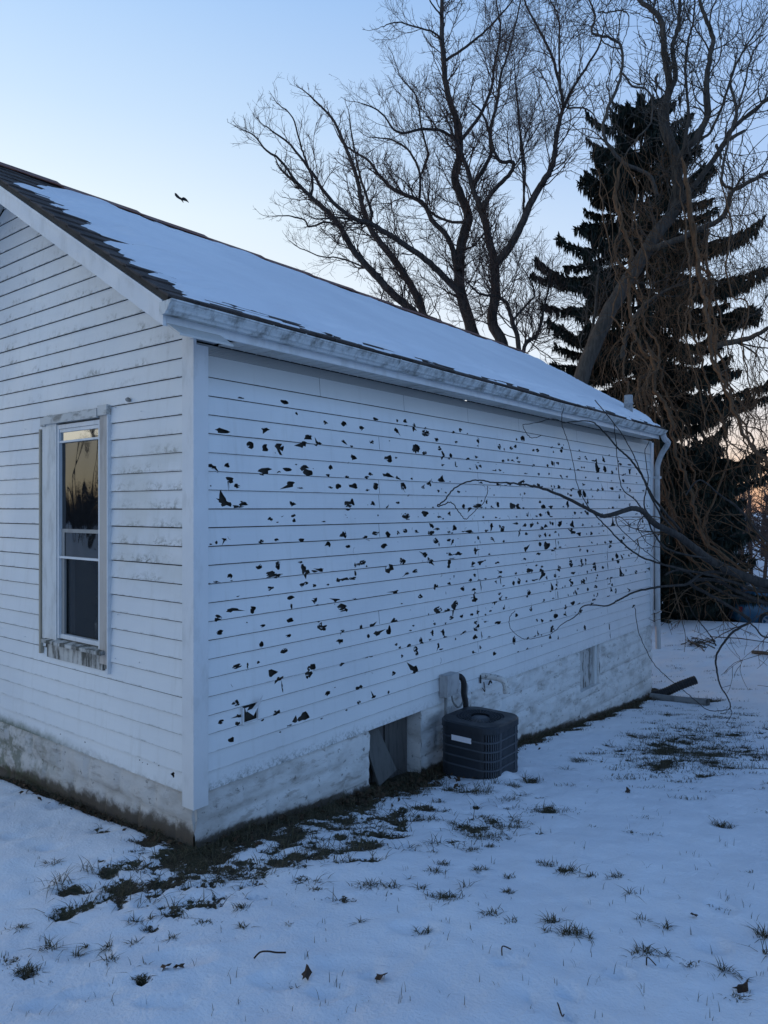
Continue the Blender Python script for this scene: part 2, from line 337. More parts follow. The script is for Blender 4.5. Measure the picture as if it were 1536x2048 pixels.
def build_ground():
    xs = np.concatenate([[-400, -150, -60, -30, -18, -12, -9, -7, -5.8, -5], np.concatenate([np.arange(-4.4, -.6, .020), np.arange(-.6, 9.4, .028)]), np.arange(9.4, 17.9, .09), [18.3, 18.8, 19.5, 20.5, 22, 24, 27, 32, 40, 60, 100, 200, 400, 900]])
    ys = np.concatenate([[-900, -400, -150, -60, -30, -18, -12, -9, -7.5, -6.5, -5.8], np.concatenate([np.arange(-5.2, -.8, .022), np.arange(-.8, 2.8, .028)]), np.arange(2.8, 6, .15), [6.5, 7.5, 9, 12, 16, 22, 32, 50, 90, 200, 400, 900]])
    Xg, Yg = np.meshgrid(xs, ys, indexing='ij'); Zg = gbase(Xg, Yg); B = np.zeros_like(Zg)
    rf = (Xg-CX)*FX+(Yg-CY)*FY; rr = (Xg-CX)*RX+(Yg-CY)*RY
    for (x, y, ra, rb, s) in PW:
        f0 = (x-CX)*FX+(y-CY)*FY; r0 = (x-CX)*RX+(y-CY)*RY
        d = np.sqrt(((rr-r0)/ra)**2+((rf-f0)/rb)**2); B = np.maximum(B, s*np.clip(1.35-d, 0, 1)/1.0)
    # thawed strip along both walls
    wA = np.interp(Xg, [-.5, 0, .8, 1.6, 2.6, 3.5, 8.2, 9], [.20, .26, .26, .34, .26, .18, .18, .1])
    inA = (Xg > -.25) & (Xg < 8.9) & ((Yg < 0) | (Xg > 0))
    B = np.where(inA, np.maximum(B, np.clip(1.15-(-Yg)/(wA*(1+.28*np.sin(Xg*6.3+.4)+.22*np.sin(Xg*15.1+1)))*.75, 0, 1)), B)
    inB = (Yg > -.3) & (Yg < 4.8); B = np.where(inB & (Xg < .05), np.maximum(B, np.clip(1.2-(-Xg)/.085*.7, 0, 1)), B)
    F = np.zeros_like(Zg)
    for (x, y, ra, rb) in FW:
        f0 = (x-CX)*FX+(y-CY)*FY; r0 = (x-CX)*RX+(y-CY)*RY
        d = np.sqrt(((rr-r0)/ra)**2+((rf-f0)/rb)**2); dep = min(.020, .3*ra+.008)
        F += np.where(d < 2.2, -dep*(1-1/(1+np.exp(-(d-.95)*6)))+dep*.30*np.exp(-((d-1.3)/.22)**2), 0)
    nx, ny = Xg.shape
    for i in range(nx):
        for j in range(ny):
            x = xs[i]; y = ys[j]
            if -6 < x < 18 and -6 < y < 4:
                n1 = noise.noise((x*1.3, y*1.3, 3.)); n2 = noise.noise((x*4.3, y*4.3, 9.)); n3 = noise.noise((x*11, y*11, 1.))
                b = B[i, j]; m = min(1, max(0, (b+.35*n2+.2*n3-.3)/.4)) if b > .02 else 0
                Zg[i, j] += .026*n1+.015*n2+.0075*n3 - .030*m + .008*m*n3
                if b > .02: B[i, j] = max(0, b+(.34*n2+.26*n3)*min(1, b*3)*(1 if b < .9 else .3))
    Zg += F
    for (px, py, r, h) in ((1010, 1556, .12, .045), (975, 1572, .16, .03), (1040, 1540, .10, .03)):      # drift against the unit
        x, y, z, t = onG(px, py); Zg += h*np.exp(-(((Xg-x)**2+(Yg-y)**2)/(r*r)))
    verts = np.stack([Xg.ravel(), Yg.ravel(), Zg.ravel()], 1); ii, jj = np.meshgrid(np.arange(nx-1), np.arange(ny-1), indexing='ij')
    a = (ii*ny+jj).ravel(); faces = np.stack([a, a+ny, a+ny+1, a+1], 1)
    me = bpy.data.meshes.new('ground'); me.from_pydata(verts.tolist(), [], faces.tolist()); me.materials.append(SNOW)
    at = me.attributes.new('bare', 'FLOAT', 'POINT'); at.data.foreach_set('value', B.ravel().astype(np.float32))
    me.polygons.foreach_set('use_smooth', [True]*len(me.polygons)); me.update()
    o = bpy.data.objects.new('ground', me); COL.objects.link(o); o['kind'] = 'structure'
    fx = xs.searchsorted; 
    def look(x, y):
        i = min(nx-1, max(0, int(xs.searchsorted(x)))); j = min(ny-1, max(0, int(ys.searchsorted(y)))); return Zg[i, j], B[i, j]
    return look
glook = build_ground()
def gz(x, y): return float(glook(x, y)[0])

# ------------------------------------------------------------------ house
LEN, WID, RY0, SLOPE = 8.32, 4.62, 2.31, .597      # long wall, gable wall, ridge line, pitch 7/12
SB = .28; CR = .115; RAKE = .39; EAVE = .345; XE = LEN+.30
def zroof(y): return 3.10+SLOPE*((y if y <= RY0 else 2*RY0-y)+.36)
house = thing('house', 'white vinyl sided house with snowy gable roof and long wall full of hail holes', 'house', (0, 0, 0))

# hail holes on the long wall, read off the photo: "x y w h" in enlarged crops
H = []
def crop(x0, y0, s, txt):
    for q in txt.split(','):
        v = [float(k) for k in q.split()]
        if len(v) == 3: v.append(v[2])
        px, py = x0+v[0]/s, y0+v[1]/s; x, z = onA(px, py); x1, _ = onA(px+v[2]/s, py); _, z1 = onA(px, py-v[3]/s)
        H.append((x, z, abs(x1-x)*1.22+.002, abs(z1-z)*1.22+.002))
crop(380, 650, 3.2, "315 468 44 9,597 495 40 24,1170 562 22 18,1178 603 30 18,680 566 14 20,862 626 28 18,982 632 36 28,1092 660 28 24,1318 613 12 16,1372 616 18 20,1428 655 12 44,1503 692 42 34,1315 675 20 30,195 680 84 32,478 666 44 16,762 716 44 26,722 764 36 44,803 757 24 28,823 758 18 14,978 745 28 16,1160 747 28 22,1027 777 16 12,380 770 40 36,480 787 44 46,572 790 44 66,1440 793 42 50,1488 822 14 20,1502 818 10 18,1035 848 26 32,1268 855 38 38,1316 850 12 14,135 904 52 22,232 899 30 24,478 932 76 34,460 954 26 16,616 925 44 22,730 916 54 36,748 946 50 36,897 914 20 30,876 962 24 12,677 892 10 8,565 940 14 8,995 972 24 12,1124 976 30 14,1150 955 22 18,1250 957 40 24,1318 976 20 14,1412 985 10 12,245 993 48 40,124 1029 12 10,298 1030 34 24,642 1020 54 28,700 1043 36 8,898 1039 20 14,946 1033 34 28,1046 1031 44 34,1186 1032 28 44,1126 1056 18 12,1360 1034 28 44,1490 1038 16 14,205 1125 46 66,225 1148 56 36,295 1163 54 16,336 1143 44 26,648 1146 34 28,1006 1145 42 38,1034 1133 22 34,1012 1180 28 14,1166 1143 24 24,1326 1137 22 12,1254 1168 14 10,656 1220 26 16,660 1252 18 18,508 1244 24 22,552 1262 14 8,850 1258 24 6,1380 1224 42 30,1500 1208 36 34,125 1403 14 10,162 1392 14 16,212 1374 32 18,448 1384 36 24,546 1377 24 22,706 1375 34 18,978 1342 42 34,1112 1357 30 14,1180 1333 32 26,1260 1340 24 30,1326 1330 14 20,1370 1318 24 24,1442 1322 16 18,1524 1335 14 18,880 1405 34 30,1008 1418 26 18,1240 1414 40 28,1500 1470 24 26,1352 1510 30 34,1100 1520 30 22,1070 1530 26 10,560 1527 26 22,710 1517 14 14,1524 1504 18 24,100 1258 16 10,1200 1218 8 10")
crop(380, 1100, 3.2, "440 107 34 28,560 98 26 46,248 168 26 30,508 156 56 36,556 160 44 18,545 176 32 10,710 77 12 14,722 120 26 52,740 140 36 24,790 136 32 12,834 128 34 18,1104 78 28 22,1072 94 22 18,1050 104 14 12,1124 104 10 12,1056 148 12 30,1274 124 40 54,1355 72 30 34,1500 33 26 24,1524 66 18 20,1436 138 26 18,1382 152 24 12,940 192 30 24,988 188 48 18,1036 180 46 20,155 204 28 8,114 214 20 5,714 222 30 20,740 212 24 16,790 228 20 16,876 222 14 10,510 244 36 20,104 246 8 10,297 296 10 8,640 305 40 22,790 321 28 32,930 322 34 16,1048 313 14 8,1310 268 36 18,1472 299 26 14,265 386 66 22,395 380 32 36,172 434 44 38,642 447 44 24,968 364 50 32,990 386 28 18,642 364 10 36,805 352 18 6,830 490 32 40,850 496 36 24,1300 450 34 22,1156 480 32 14,1088 494 16 24,968 518 24 16,1266 512 24 50,1190 535 42 26,1138 550 16 24,188 527 44 24,626 548 32 14,460 484 28 14,452 603 24 28,952 586 36 34,600 644 44 26,1316 604 16 14,1394 612 20 18,1336 624 16 12,1472 580 18 38,1442 634 20 28,1446 660 10 34,1354 679 12 16,1134 685 28 8,1162 682 16 6,430 718 16 18,292 744 48 28,362 738 10 30,968 730 26 20,522 785 44 32,568 820 34 26,778 747 32 34,752 756 18 26,755 798 36 40,1430 767 38 40,1298 790 20 20,586 872 7 70,875 916 28 24,1066 884 22 22,1084 874 20 20,1168 938 28 18,1074 974 20 20,1264 910 10 20,285 976 44 22,296 990 26 10,312 1058 36 24,193 1100 34 22,300 1106 28 22,550 1036 44 40,720 1068 62 46,668 1086 24 34,632 1120 32 8,464 1088 16 12,258 1213 38 26,575 1166 12 8,842 1078 14 6,1000 1024 12 8")
crop(800, 780, 5.689, "46 356 34 32,62 406 28 8,148 404 24 22,155 445 10 46,280 434 20 18,283 494 76 54,404 562 34 30,404 580 24 12,676 456 34 36,596 480 24 22,757 497 12 10,884 455 7 110,882 578 24 46,872 636 14 12,630 596 28 26,1048 464 24 34,1232 516 44 38,1316 564 18 24,1386 556 44 60,1122 650 28 56,1175 674 10 26,1258 664 38 30,1306 640 34 38,1512 687 22 20,173 672 78 86,256 722 26 34,282 712 14 22,442 664 32 46,476 746 34 86,564 750 28 44,556 782 24 10,762 782 32 24,858 763 30 22,1163 810 32 26,1222 797 18 22,1268 800 24 18,1332 775 26 24,1338 820 26 18,1510 858 18 22,470 852 24 26,626 846 12 56,640 872 18 12,787 897 24 14,870 880 22 48,908 866 28 26,1064 916 44 8,1080 914 14 20,1128 914 26 24,1168 940 14 6,1420 950 30 10,123 1013 18 18,462 1018 56 60,340 1042 30 24,330 1072 44 42,30 1100 52 76,256 1106 32 26,426 1150 28 28,512 1166 24 16,658 1160 28 26,742 1154 7 14,912 1056 36 18,1106 1074 48 22,1190 1086 28 8,1240 1072 44 22,1360 1068 38 50,1402 1046 20 26,1402 1084 16 14,1522 1090 30 28,1060 1196 14 12,1360 1188 10 22,1408 1178 22 18,928 1258 14 16,982 1276 22 34,716 1328 34 44,784 1350 38 30,850 1322 46 34,888 1314 46 44,920 1336 24 16,966 1342 14 12,1034 1328 22 20,1106 1304 24 62,1266 1318 60 58,1332 1322 36 48,1394 1342 22 10,364 1336 22 12,280 1410 60 56,70 1436 78 48,30 1432 26 14,80 1470 44 10,556 1410 30 38,436 1444 40 22,478 1464 26 14,938 1446 18 26,1082 1450 24 16,1126 1458 12 12,1318 1444 16 14,1442 1420 24 34,1322 1518 32 22,1500 1466 10 16")
crop(1060, 850, 6.144, "38 312 24 22,84 310 34 34,346 236 26 30,260 273 18 18,404 244 10 8,383 286 24 34,382 318 30 38,282 332 14 24,595 315 18 20,964 372 18 18,606 390 14 14,596 416 34 14,676 404 24 40,803 430 26 28,770 440 38 14,902 436 40 40,1080 445 16 20,1100 482 38 24,1212 490 40 16,268 470 28 60,334 470 32 30,204 500 24 34,34 496 24 22,290 478 8 50,484 542 14 22,580 550 26 18,625 522 22 20,656 522 18 18,824 550 62 66,912 542 42 66,998 582 26 42,1058 544 14 22,1216 572 24 54,1142 614 24 22,1162 602 14 14,1304 602 14 18,1138 684 26 36,226 604 18 28,95 602 26 28,372 622 28 22,444 636 22 24,680 645 18 20,830 655 20 24,990 685 10 16,1302 710 16 12,92 744 34 44,128 758 34 18,45 746 30 26,252 752 14 20,286 756 16 24,342 760 30 40,274 794 20 18,276 822 24 20,510 792 24 34,462 846 18 22,494 862 28 32,650 730 22 34,605 838 40 80,660 846 38 70,742 792 14 22,760 878 14 20,884 784 26 44,826 802 22 38,1000 788 30 42,1098 796 28 20,1062 762 10 12,1190 770 14 20,1220 798 20 32,1386 806 26 18,1090 880 22 54,1160 880 8 54,1264 882 14 30,118 946 24 28,156 1000 48 46,246 1008 44 32,402 1006 24 14,452 985 30 66,706 952 24 46,650 972 18 26,700 1086 26 46,678 1064 20 26,960 1022 14 14,1008 1016 26 24,1218 980 18 36,1252 1002 10 12,1434 1000 10 26,122 1104 38 42,218 1076 28 54,232 1104 16 32,72 1120 24 16,250 1124 44 14,548 1082 26 28,624 1078 22 14,880 1090 14 14,1302 1094 26 12,88 1206 24 26,6 1240 30 34,130 1266 44 34,184 1242 36 34,243 1202 18 36,270 1212 24 32,354 1218 38 54,510 1224 40 70,510 1282 28 26,524 1324 50 50,640 1226 22 22,836 1218 18 22,752 1242 18 14,878 1234 20 18,1016 1220 52 38,988 1240 20 18,1200 1206 8 38,1222 1222 20 14,1268 1216 14 24,1214 1276 7 70,1210 1300 20 14,1298 1302 14 22,1420 1278 10 18,1378 1186 26 24,112 1364 32 30,178 1352 26 52,308 1314 24 26,344 1348 10 34,236 1356 20 26,604 1342 32 40,686 1340 12 16,744 1330 24 38,840 1332 10 12,900 1302 14 14,118 1462 30 46,198 1486 66 84,290 1518 36 34,360 1502 30 14,342 1440 10 24,754 1444 16 24,916 1442 22 24,978 1432 34 44,980 1494 32 36,1114 1426 34 34,1146 1388 22 36,590 1488 24 10,816 1464 12 16,1164 1508 16 14,1434 1480 14 14,1470 1392 12 14")
crop(800, 1040, 5.689, "48 126 46 40,178 132 34 28,356 74 36 44,420 104 36 24,344 146 56 40,540 136 30 26,578 146 24 14,612 92 44 50,704 130 30 16,784 130 88 30,972 124 34 30,1036 76 30 62,1128 72 18 34,1152 106 38 48,1164 86 24 36,1322 38 32 24,1418 56 26 36,1484 66 26 40,1356 136 16 60,1436 156 32 28,888 204 28 36,902 242 6 30,404 236 48 50,420 250 24 30,434 280 10 40,556 228 46 26,596 242 28 38,1042 212 34 26,1168 242 20 26,280 396 46 50,556 386 36 32,600 392 22 8,654 384 70 34,856 338 40 46,850 372 16 40,1004 390 20 18,1424 330 34 52,334 462 56 40,344 480 34 26,20 468 50 62,572 440 46 10,558 482 34 50,544 520 30 60,824 494 34 38,814 530 44 8,896 490 44 38,964 458 14 16,1100 488 44 22,1412 446 28 28,164 584 46 34,68 606 46 20,844 628 26 28,1132 594 40 22,1126 644 44 16,1304 606 28 22,1466 574 64 34,788 686 34 30,886 682 32 10,960 670 34 18,1086 702 20 22,1140 695 8 70,1168 748 30 10,1284 716 24 44,1346 692 36 56,1430 700 22 28,1514 684 38 20,550 722 32 24,396 760 42 56,708 784 42 48,836 790 46 26,912 750 8 110,516 830 5 26,228 874 44 22,10 950 20 12,840 908 60 44,816 882 24 10,1126 838 32 26,1132 894 28 38,1198 884 20 18,1454 826 34 62,1446 870 22 20,1072 938 46 26,1074 952 12 30,420 1022 76 78,440 1016 50 44,522 1030 60 32,614 976 64 92,630 950 40 56,312 1074 12 22,578 1112 44 38,692 1096 28 30,808 1074 34 24,870 1048 20 44,960 1078 18 18,1020 1034 26 16,1172 1000 24 30,1318 1080 28 34,1482 1014 28 38,146 1202 26 14,386 1180 24 24,510 1168 24 5,110 1254 28 12,852 1166 34 44,878 1206 34 34,840 1242 52 24,718 1272 36 32,960 1156 26 22,1102 1170 60 34,360 1284 32 50,484 1280 24 60,504 1328 46 18,470 1268 30 12,226 1374 28 60,326 1360 28 14,88 1434 36 32,846 1334 50 42,630 1354 14 24,1008 1326 24 14,430 1430 22 56,460 1470 38 12,176 1468 40 48,192 1510 14 44,906 1452 18 38,824 1502 28 24,1290 1364 34 76,1446 1344 22 28,1524 1320 16 26,1436 1464 24 20,1336 1498 22 12,1070 1520 34 34,922 1310 5 110")
crop(1060, 1080, 6.144, "94 172 34 28,280 120 30 34,614 124 26 28,698 134 22 30,766 140 16 10,74 312 26 20,138 328 26 24,14 372 24 20,125 372 34 34,162 408 52 60,196 466 14 38,348 330 34 44,350 362 34 36,494 268 32 40,496 306 48 50,628 254 28 34,678 244 18 40,634 304 32 34,590 312 22 12,674 294 14 18,782 290 32 30,790 336 34 66,890 338 24 30,1062 204 32 66,1078 262 30 50,1008 238 22 34,1126 214 20 38,1146 180 18 16,1208 188 18 24,1240 162 20 18,1438 132 20 18,1410 272 12 14,522 404 42 22,300 440 30 36,50 490 62 16,346 452 20 10,696 390 18 22,746 370 14 18,824 434 16 20,808 468 18 18,1112 434 52 28,1136 426 22 34,1296 394 32 44,1175 376 10 30,1230 424 14 10,1416 390 20 18,1462 354 34 30,492 492 26 26,506 526 32 38,494 558 20 22,628 518 24 44,656 502 30 34,684 470 12 26,658 532 22 18,798 502 24 8,944 472 20 18,982 468 32 22,986 500 8 34,968 540 32 10,1002 550 18 26,262 596 26 60,250 630 20 16,318 552 20 24,314 598 26 16,392 584 16 14,420 570 12 26,800 578 32 36,584 600 18 22,702 606 24 36,548 636 12 36,564 656 20 32,530 656 12 30,460 676 12 28,994 614 20 44,1046 622 20 74,1212 622 22 32,948 690 30 18,778 680 16 26,826 668 14 34,810 692 14 14,772 734 38 24,160 738 24 26,276 716 24 14,514 776 44 42,590 780 30 24,645 774 14 10,430 832 38 28,424 808 10 34,254 868 24 24,308 930 46 48,418 912 28 24,430 888 10 24,6 850 18 40,760 780 30 20,620 866 34 24,546 888 12 14,1064 736 12 14,1044 748 12 10,1250 718 20 7,78 986 22 34,142 992 26 38,264 1090 44 66,250 994 24 20,86 1150 22 18,90 1170 26 14,58 1180 14 20,142 1166 14 14,242 1194 22 42,340 1206 18 18,664 1080 24 54,572 1110 12 12,970 1070 9 100,980 1180 6 90,1268 810 38 32,906 1024 8 8,345 1420 16 10,142 1304 12 10,310 40 6 110,946 200 5 100,326 530 6 100,334 680 6 90,950 320 5 80")
# pipe mouth and cracks
def hole_poly(x, z, w, h, rg):
    n = 5 if max(w, h) < .02 else 8 if max(w, h) < .035 else 11
    lst = []; ph = rg.uniform(0, 6.28); kind = rg.random()
    if w < .006 or h < .006: kind = .1
    for k in range(n):
        a = 2*pi*(k+rg.uniform(-.25, .25))/n
        r = 1.0+rg.uniform(-.3, .16)
        if kind > .55 and abs(((a-ph+pi) % (2*pi))-pi) < .55: r *= rg.uniform(.30, .6)     # a bite left standing
        if kind < .3: r *= 1+.25*cos(3*(a-ph))
        lst.append((x+.5*w*r*cos(a), z+.5*h*r*sin(a)))
    if kind > .78 and max(w, h) > .016:                                                    # a crack tail runs off
        k = rg.randrange(n); ax, az = lst[k]; dx, dz = ax-x, az-z; l = sqrt(dx*dx+dz*dz)+1e-6; e = rg.uniform(.8, 1.8)*max(w, h)*.5
        lst[k] = (ax+dx/l*e, az+dz/l*e*.8+rg.uniform(-.008, .008))
    return lst
def inpoly(x, z, poly):
    c = False; j = len(poly)-1
    for i in range(len(poly)):
        xi, zi = poly[i]; xj, zj = poly[j]
        if (zi > z) != (zj > z) and x < (xj-xi)*(z-zi)/(zj-zi)+xi: c = not c
        j = i
    return c
def siding_mesh(strips, holes, place):
    """strips: (outer polygon in (u,z), z0, z1); place(u, z, out) -> world"""
    mb = MB()
    for (outer, z0, z1, k) in strips:
        us = [p[0] for p in outer]; hs = [h for h in holes if max(q[1] for q in h) > z0 and min(q[1] for q in h) < z1 and max(q[0] for q in h) > min(us) and min(q[0] for q in h) < max(us)]
        vs = [Vector(p) for p in outer]; ed = [(i, (i+1) % len(outer)) for i in range(len(outer))]
        u0, u1 = min(us), max(us)
        for h in hs:
            b = len(vs); vs += [Vector(p) for p in h]; ed += [(b+i, b+(i+1) % len(h)) for i in range(len(h))]
        V, E, Fc, _, _, _ = delaunay_2d_cdt(vs, ed, [], 0, 1e-6)
        base = len(mb.v); rg = random.Random(k*13+5); tilt = rg.uniform(-.0015, .0015)
        for p in V:
            s = (p.y-z0)/(z1-z0); wob = .0022*noise.noise((p.x*.7, k*3.1, .5))+.0012*noise.noise((p.x*2.9, k*1.7, 4.))
            mb.v.append(place(p.x, p.y+(.0022*noise.noise((p.x*.9, k*5.3, 8.)) if s < .1 else 0), .0115*(1-s)+.001+wob*.7+tilt*.7))
        for f in Fc:
            cx = sum(V[i].x for i in f)/3; cz = sum(V[i].y for i in f)/3
            if not inpoly(cx, cz, outer): continue
            if any(inpoly(cx, cz, h) for h in hs): continue
            mb.f.append(tuple(base+i for i in f))
        # returned butt edge
        lo = sorted(p[0] for p in outer if abs(p[1]-z0) < 1e-6)
        if len(lo) >= 2:
            cuts = [(min(q[0] for q in h), max(q[0] for q in h)) for h in holes if min(q[1] for q in h) < z0+.002 < max(q[1] for q in h)]
            seg = []; a = lo[0]
            for c0, c1 in sorted(cuts):
                if c1 <= a or c0 >= lo[-1]: continue
                if c0 > a: seg.append((a, c0))
                a = max(a, c1)
            if a < lo[-1]: seg.append((a, lo[-1]))
            for a, b in seg:
                n = max(1, int((b-a)/.35))
                for i in range(n):
                    s0, s1 = a+(b-a)*i/n, a+(b-a)*(i+1)/n
                    j0, j1 = (.0022*noise.noise((s*.9, k*5.3, 8.)) for s in (s0, s1))
                    mb.quad(place(s0, z0+j0, .0124), place(s1, z0+j1, .0124), place(s1, z0+.003, .0005), place(s0, z0+.003, .0005))
    return mb
rg = random.Random(11)
holesA = [hole_poly(x, z, w, h, rg) for (x, z, w, h) in H if z < 2.75]
# random smaller dings and hairline arcs between the read ones
for _ in range(150):
    x = .2+8.0*rg.random()**.7; z = rg.gauss(1.75, .5)
    if not (.55 < z < 2.6): continue
    s = rg.uniform(.006, .016); holesA.append(hole_poly(x, z, s*rg.uniform(.8, 2.2), s*.7, rg))
for _ in range(70):
    x = .2+8.0*rg.random()**.8; z = rg.gauss(1.7, .55)
    if not (.5 < z < 2.6): continue
    r = rg.uniform(.012, .04); a0 = rg.uniform(0, 6.28); da = rg.uniform(.7, 2.2); wd = rg.uniform(.0010, .0022)
    up = [(x+(r+wd)*cos(a0+da*i/4), z+(r+wd)*sin(a0+da*i/4)) for i in range(5)]; dn = [(x+(r-wd)*cos(a0+da*i/4), z+(r-wd)*sin(a0+da*i/4)) for i in range(5)]
    holesA.append(up+dn[::-1])
# butt seams between siding lengths
def seam(px, k):
    x, _ = onA(px, 1017); zb = SB+k*CR; holesA.append([(x-.0019, zb+.006), (x+.0019, zb+.006), (x+.0019, zb+CR-.006), (x-.0019, zb+CR-.006)])
for px, ks in ((757, (7, 13, 15, 16, 19)), (955, (3, 5, 6, 9, 11, 13, 15, 17, 20)), (1110, (4, 6, 8, 10, 13, 16)), (1214, (3, 6, 8, 10, 12, 14, 17, 19))):
    for k in ks: seam(px, k)
vx0, vz0 = onA(484, 1440); vx1, vz1 = onA(512, 1405)       # broken square vent
VENT = (vx0, vx1, onA(498, 1441)[1], onA(498, 1408)[1])
holesA.append([(VENT[0], VENT[2]), (VENT[1], VENT[2]+.004), (VENT[1]-.004, VENT[3]), (VENT[0]+.004, VENT[3]-.006)])
strA = []
for k in range(22):
    z0 = SB+k*CR; z1 = z0+CR-(.0062 if k < 15 else .0028); strA.append(([(.0, z0), (LEN, z0), (LEN, z1), (.0, z1)], z0, z1, k))
z0 = SB+22*CR                                               # tall plain panels and ribbed strip below the soffit
tops = [0.0]+[onA(px, 1017)[0] for px in (638, 806, 934, 1036, 1152)]+[LEN]
for a, b in zip(tops[:-1], tops[1:]): strA.append(([(a+.0015, z0), (b-.0015, z0), (b-.0015, 2.943), (a+.0015, 2.943)], z0, 2.943, 40))
mA = siding_mesh(strA, holesA, lambda u, z, o: (u, -o, z))
for i in range(6):
    za = 2.945+i*.0105; mA.quad((0, -.006, za), (LEN, -.006, za), (LEN, -.002, za+.0095), (0, -.002, za+.0095)); mA.quad((0, -.006, za), (LEN, -.006, za), (LEN, .004, za), (0, .004, za))
for h in holesA:
    us = [q[0] for q in h]; zs = [q[1] for q in h]; w_ = max(max(us)-min(us), max(zs)-min(zs))
    if not .020 < w_ < .12 or len(h) < 6 or rg.random() < .25: continue
    c0, c1 = sum(us)/len(h), sum(zs)/len(h)
    for _ in range(2 if w_ > .04 else 1):
        k = rg.randrange(len(h)); p, q = h[k], h[(k+1) % len(h)]; m0, m1 = (p[0]+q[0])/2, (p[1]+q[1])/2; f = rg.uniform(.35, .8); b_ = rg.uniform(-.012, .014)
        mA.poly([(p[0], -.0085, p[1]), (q[0], -.0085, q[1]), (m0+(c0-m0)*f, -.0085-b_, m1+(c1-m1)*f)])
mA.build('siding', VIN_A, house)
# gable wall
WY0, WY1 = .80, 1.66; WZ0, WZ1 = .99, 2.63
wy_r = onB(222, 1050)[0]; wy_l = onB(92, 1050)[0]; wz_t = onB(222, 812)[1]; wz_b = onB(222, 1332)[1]
WY0, WY1, WZ0, WZ1 = wy_r, wy_l, wz_b, wz_t
def zund(y): return zroof(y)-.19
strB = []
k = 0; z = SB
while z < zund(RY0):
    z1 = min(z+CR-(.0070 if z < 2.0 else .0030), zund(RY0)-.001)
    def ylim(zz): return max(0, (zz+.19-3.10)/SLOPE-.36)
    a0, a1 = ylim(z), ylim(z1); out = [(a0, z), (WID-a0, z), (WID-a1, z1), (a1, z1)] if WID-2*a1 > .01 else [(a0, z), (WID-a0, z), (RY0, z1)]
    strB.append((out, z, z1, 100+k)); z += CR; k += 1
holesB = [[(WY0+.02, WZ0+.02), (WY1-.02, WZ0+.02), (WY1-.02, WZ1-.02), (WY0+.02, WZ1-.02)]]
for px, py, s in ((122, 1468, .012), (347, 1549, .03), (280, 1520, .01), (296, 1528, .012), (318, 1531, .012), (286, 1525, .008), (312, 1523, .010), (171, 1484, .012), (382, 842, .02)):
    y, z = onB(px, py); holesB.append(hole_poly(y, z, s*1.3, s, rg))
mB_ = siding_mesh(strB, holesB, lambda u, z, o: (-o, u, z))
for px, py in ((283, 822), (52, 858), (52, 1272), (280, 1323), (5, 1255), (232, 815), (236, 1228), (232, 1315)):      # protruding nails
    y, z = onB(px, py); mB_.tube([Vector((0, y, z)), Vector((-.022, y-.02, z-.004))], .0022, 4)
mB_.build('siding', VIN_B, house)
# sheathing shell behind the siding
mb = MB(); I = .022
mb.quad((I, I, SB), (LEN-I, I, SB), (LEN-I, I, 3.0), (I, I, 3.0)); mb.quad((LEN-I, I, -1.2), (LEN-I, WID-I, -1.2), (LEN-I, WID-I, 3.0), (LEN-I, I, 3.0))
mb.quad((I, WID-I, -1.2), (LEN-I, WID-I, -1.2), (LEN-I, WID-I, 3.0), (I, WID-I, 3.0))
for (a, b, c, d) in ((I, WY0, SB, 3.0), (WY1, WID-I, SB, 3.0), (WY0, WY1, SB, WZ0), (WY0, WY1, WZ1, 3.0)): mb.quad((I, a, c), (I, b, c), (I, b, d), (I, a, d))
mb.poly([(I, I, 3.0), (I, WID-I, 3.0), (I, RY0, zund(RY0))]); mb.poly([(LEN-I, I, 3.0), (LEN-I, WID-I, 3.0), (LEN-I, RY0, zund(RY0))])
mb.quad((I, I, 3.0), (LEN-I, I, 3.0), (LEN-I, WID-I, 3.0), (I, WID-I, 3.0))
mb.build('sheathing', SHEATH, house)
# corner posts
mb = MB(); cw = .088
def post(cx, cy, sx, sy, z0, z1a, z1b):
    mb.box(*sorted((cx, cx+sx*cw)), *sorted((cy-sy*.022, cy)), z0, z1a); mb.box(*sorted((cx-sx*.022, cx)), *sorted((cy-sy*.022, cy+sy*cw)), z0, z1b)
post(0, 0, 1, 1, .20, 2.990, 3.06); mb.build('corner_post', TRIM, house)
mb = MB(); post(LEN, 0, -1, 1, .25, 2.985, 2.985); mb.build('corner_post', TRIM, house)
mb = MB(); mb.box(-.028, .16, -.10, .02, 3.022, 3.075); mb.build('eave_return', TRIM, house)

# foundation: rock faced blocks, painted
fnd = MB(); damp = []; joint = []
def fgrid(u0, u1, z0f, z1, along, y=.012):
    nu = max(2, int((u1-u0)/.03)); nz = max(2, int((z1-z0f)/.03)); base = len(fnd.v)
    for i in range(nu+1):
        u = u0+(u1-u0)*i/nu
        for j in range(nz+1):
            z = z0f+(z1-z0f)*j/nz; row = math.floor((z1-z)/.20); fz = ((SB-z)/.20) % 1; fu = ((u+(.2 if row % 2 else 0))/.40) % 1
            pil = min(1, min(fz, 1-fz)*7)*min(1, min(fu, 1-fu)*16)
            rough = fbm(u*5+row*9, z*5, 2.0, 4); o = -.008+.034*pil*(.7+.3*rough)+.016*rough+.006*noise.noise((u*22, z*22, 1.))
            px_, py_ = (u, y-o) if along == 'A' else (y-o, u)
            fnd.v.append((px_, py_, z)); g = gz(u, -.06) if along == 'A' else gz(-.06, u)
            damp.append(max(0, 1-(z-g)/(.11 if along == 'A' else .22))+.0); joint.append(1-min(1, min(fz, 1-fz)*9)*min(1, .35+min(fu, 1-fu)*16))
    for i in range(nu):
        for j in range(nz):
            a = base+i*(nz+1)+j; q = (a, a+nz+1, a+nz+2, a+1); fnd.f.append(q if along == 'A' else q[::-1])
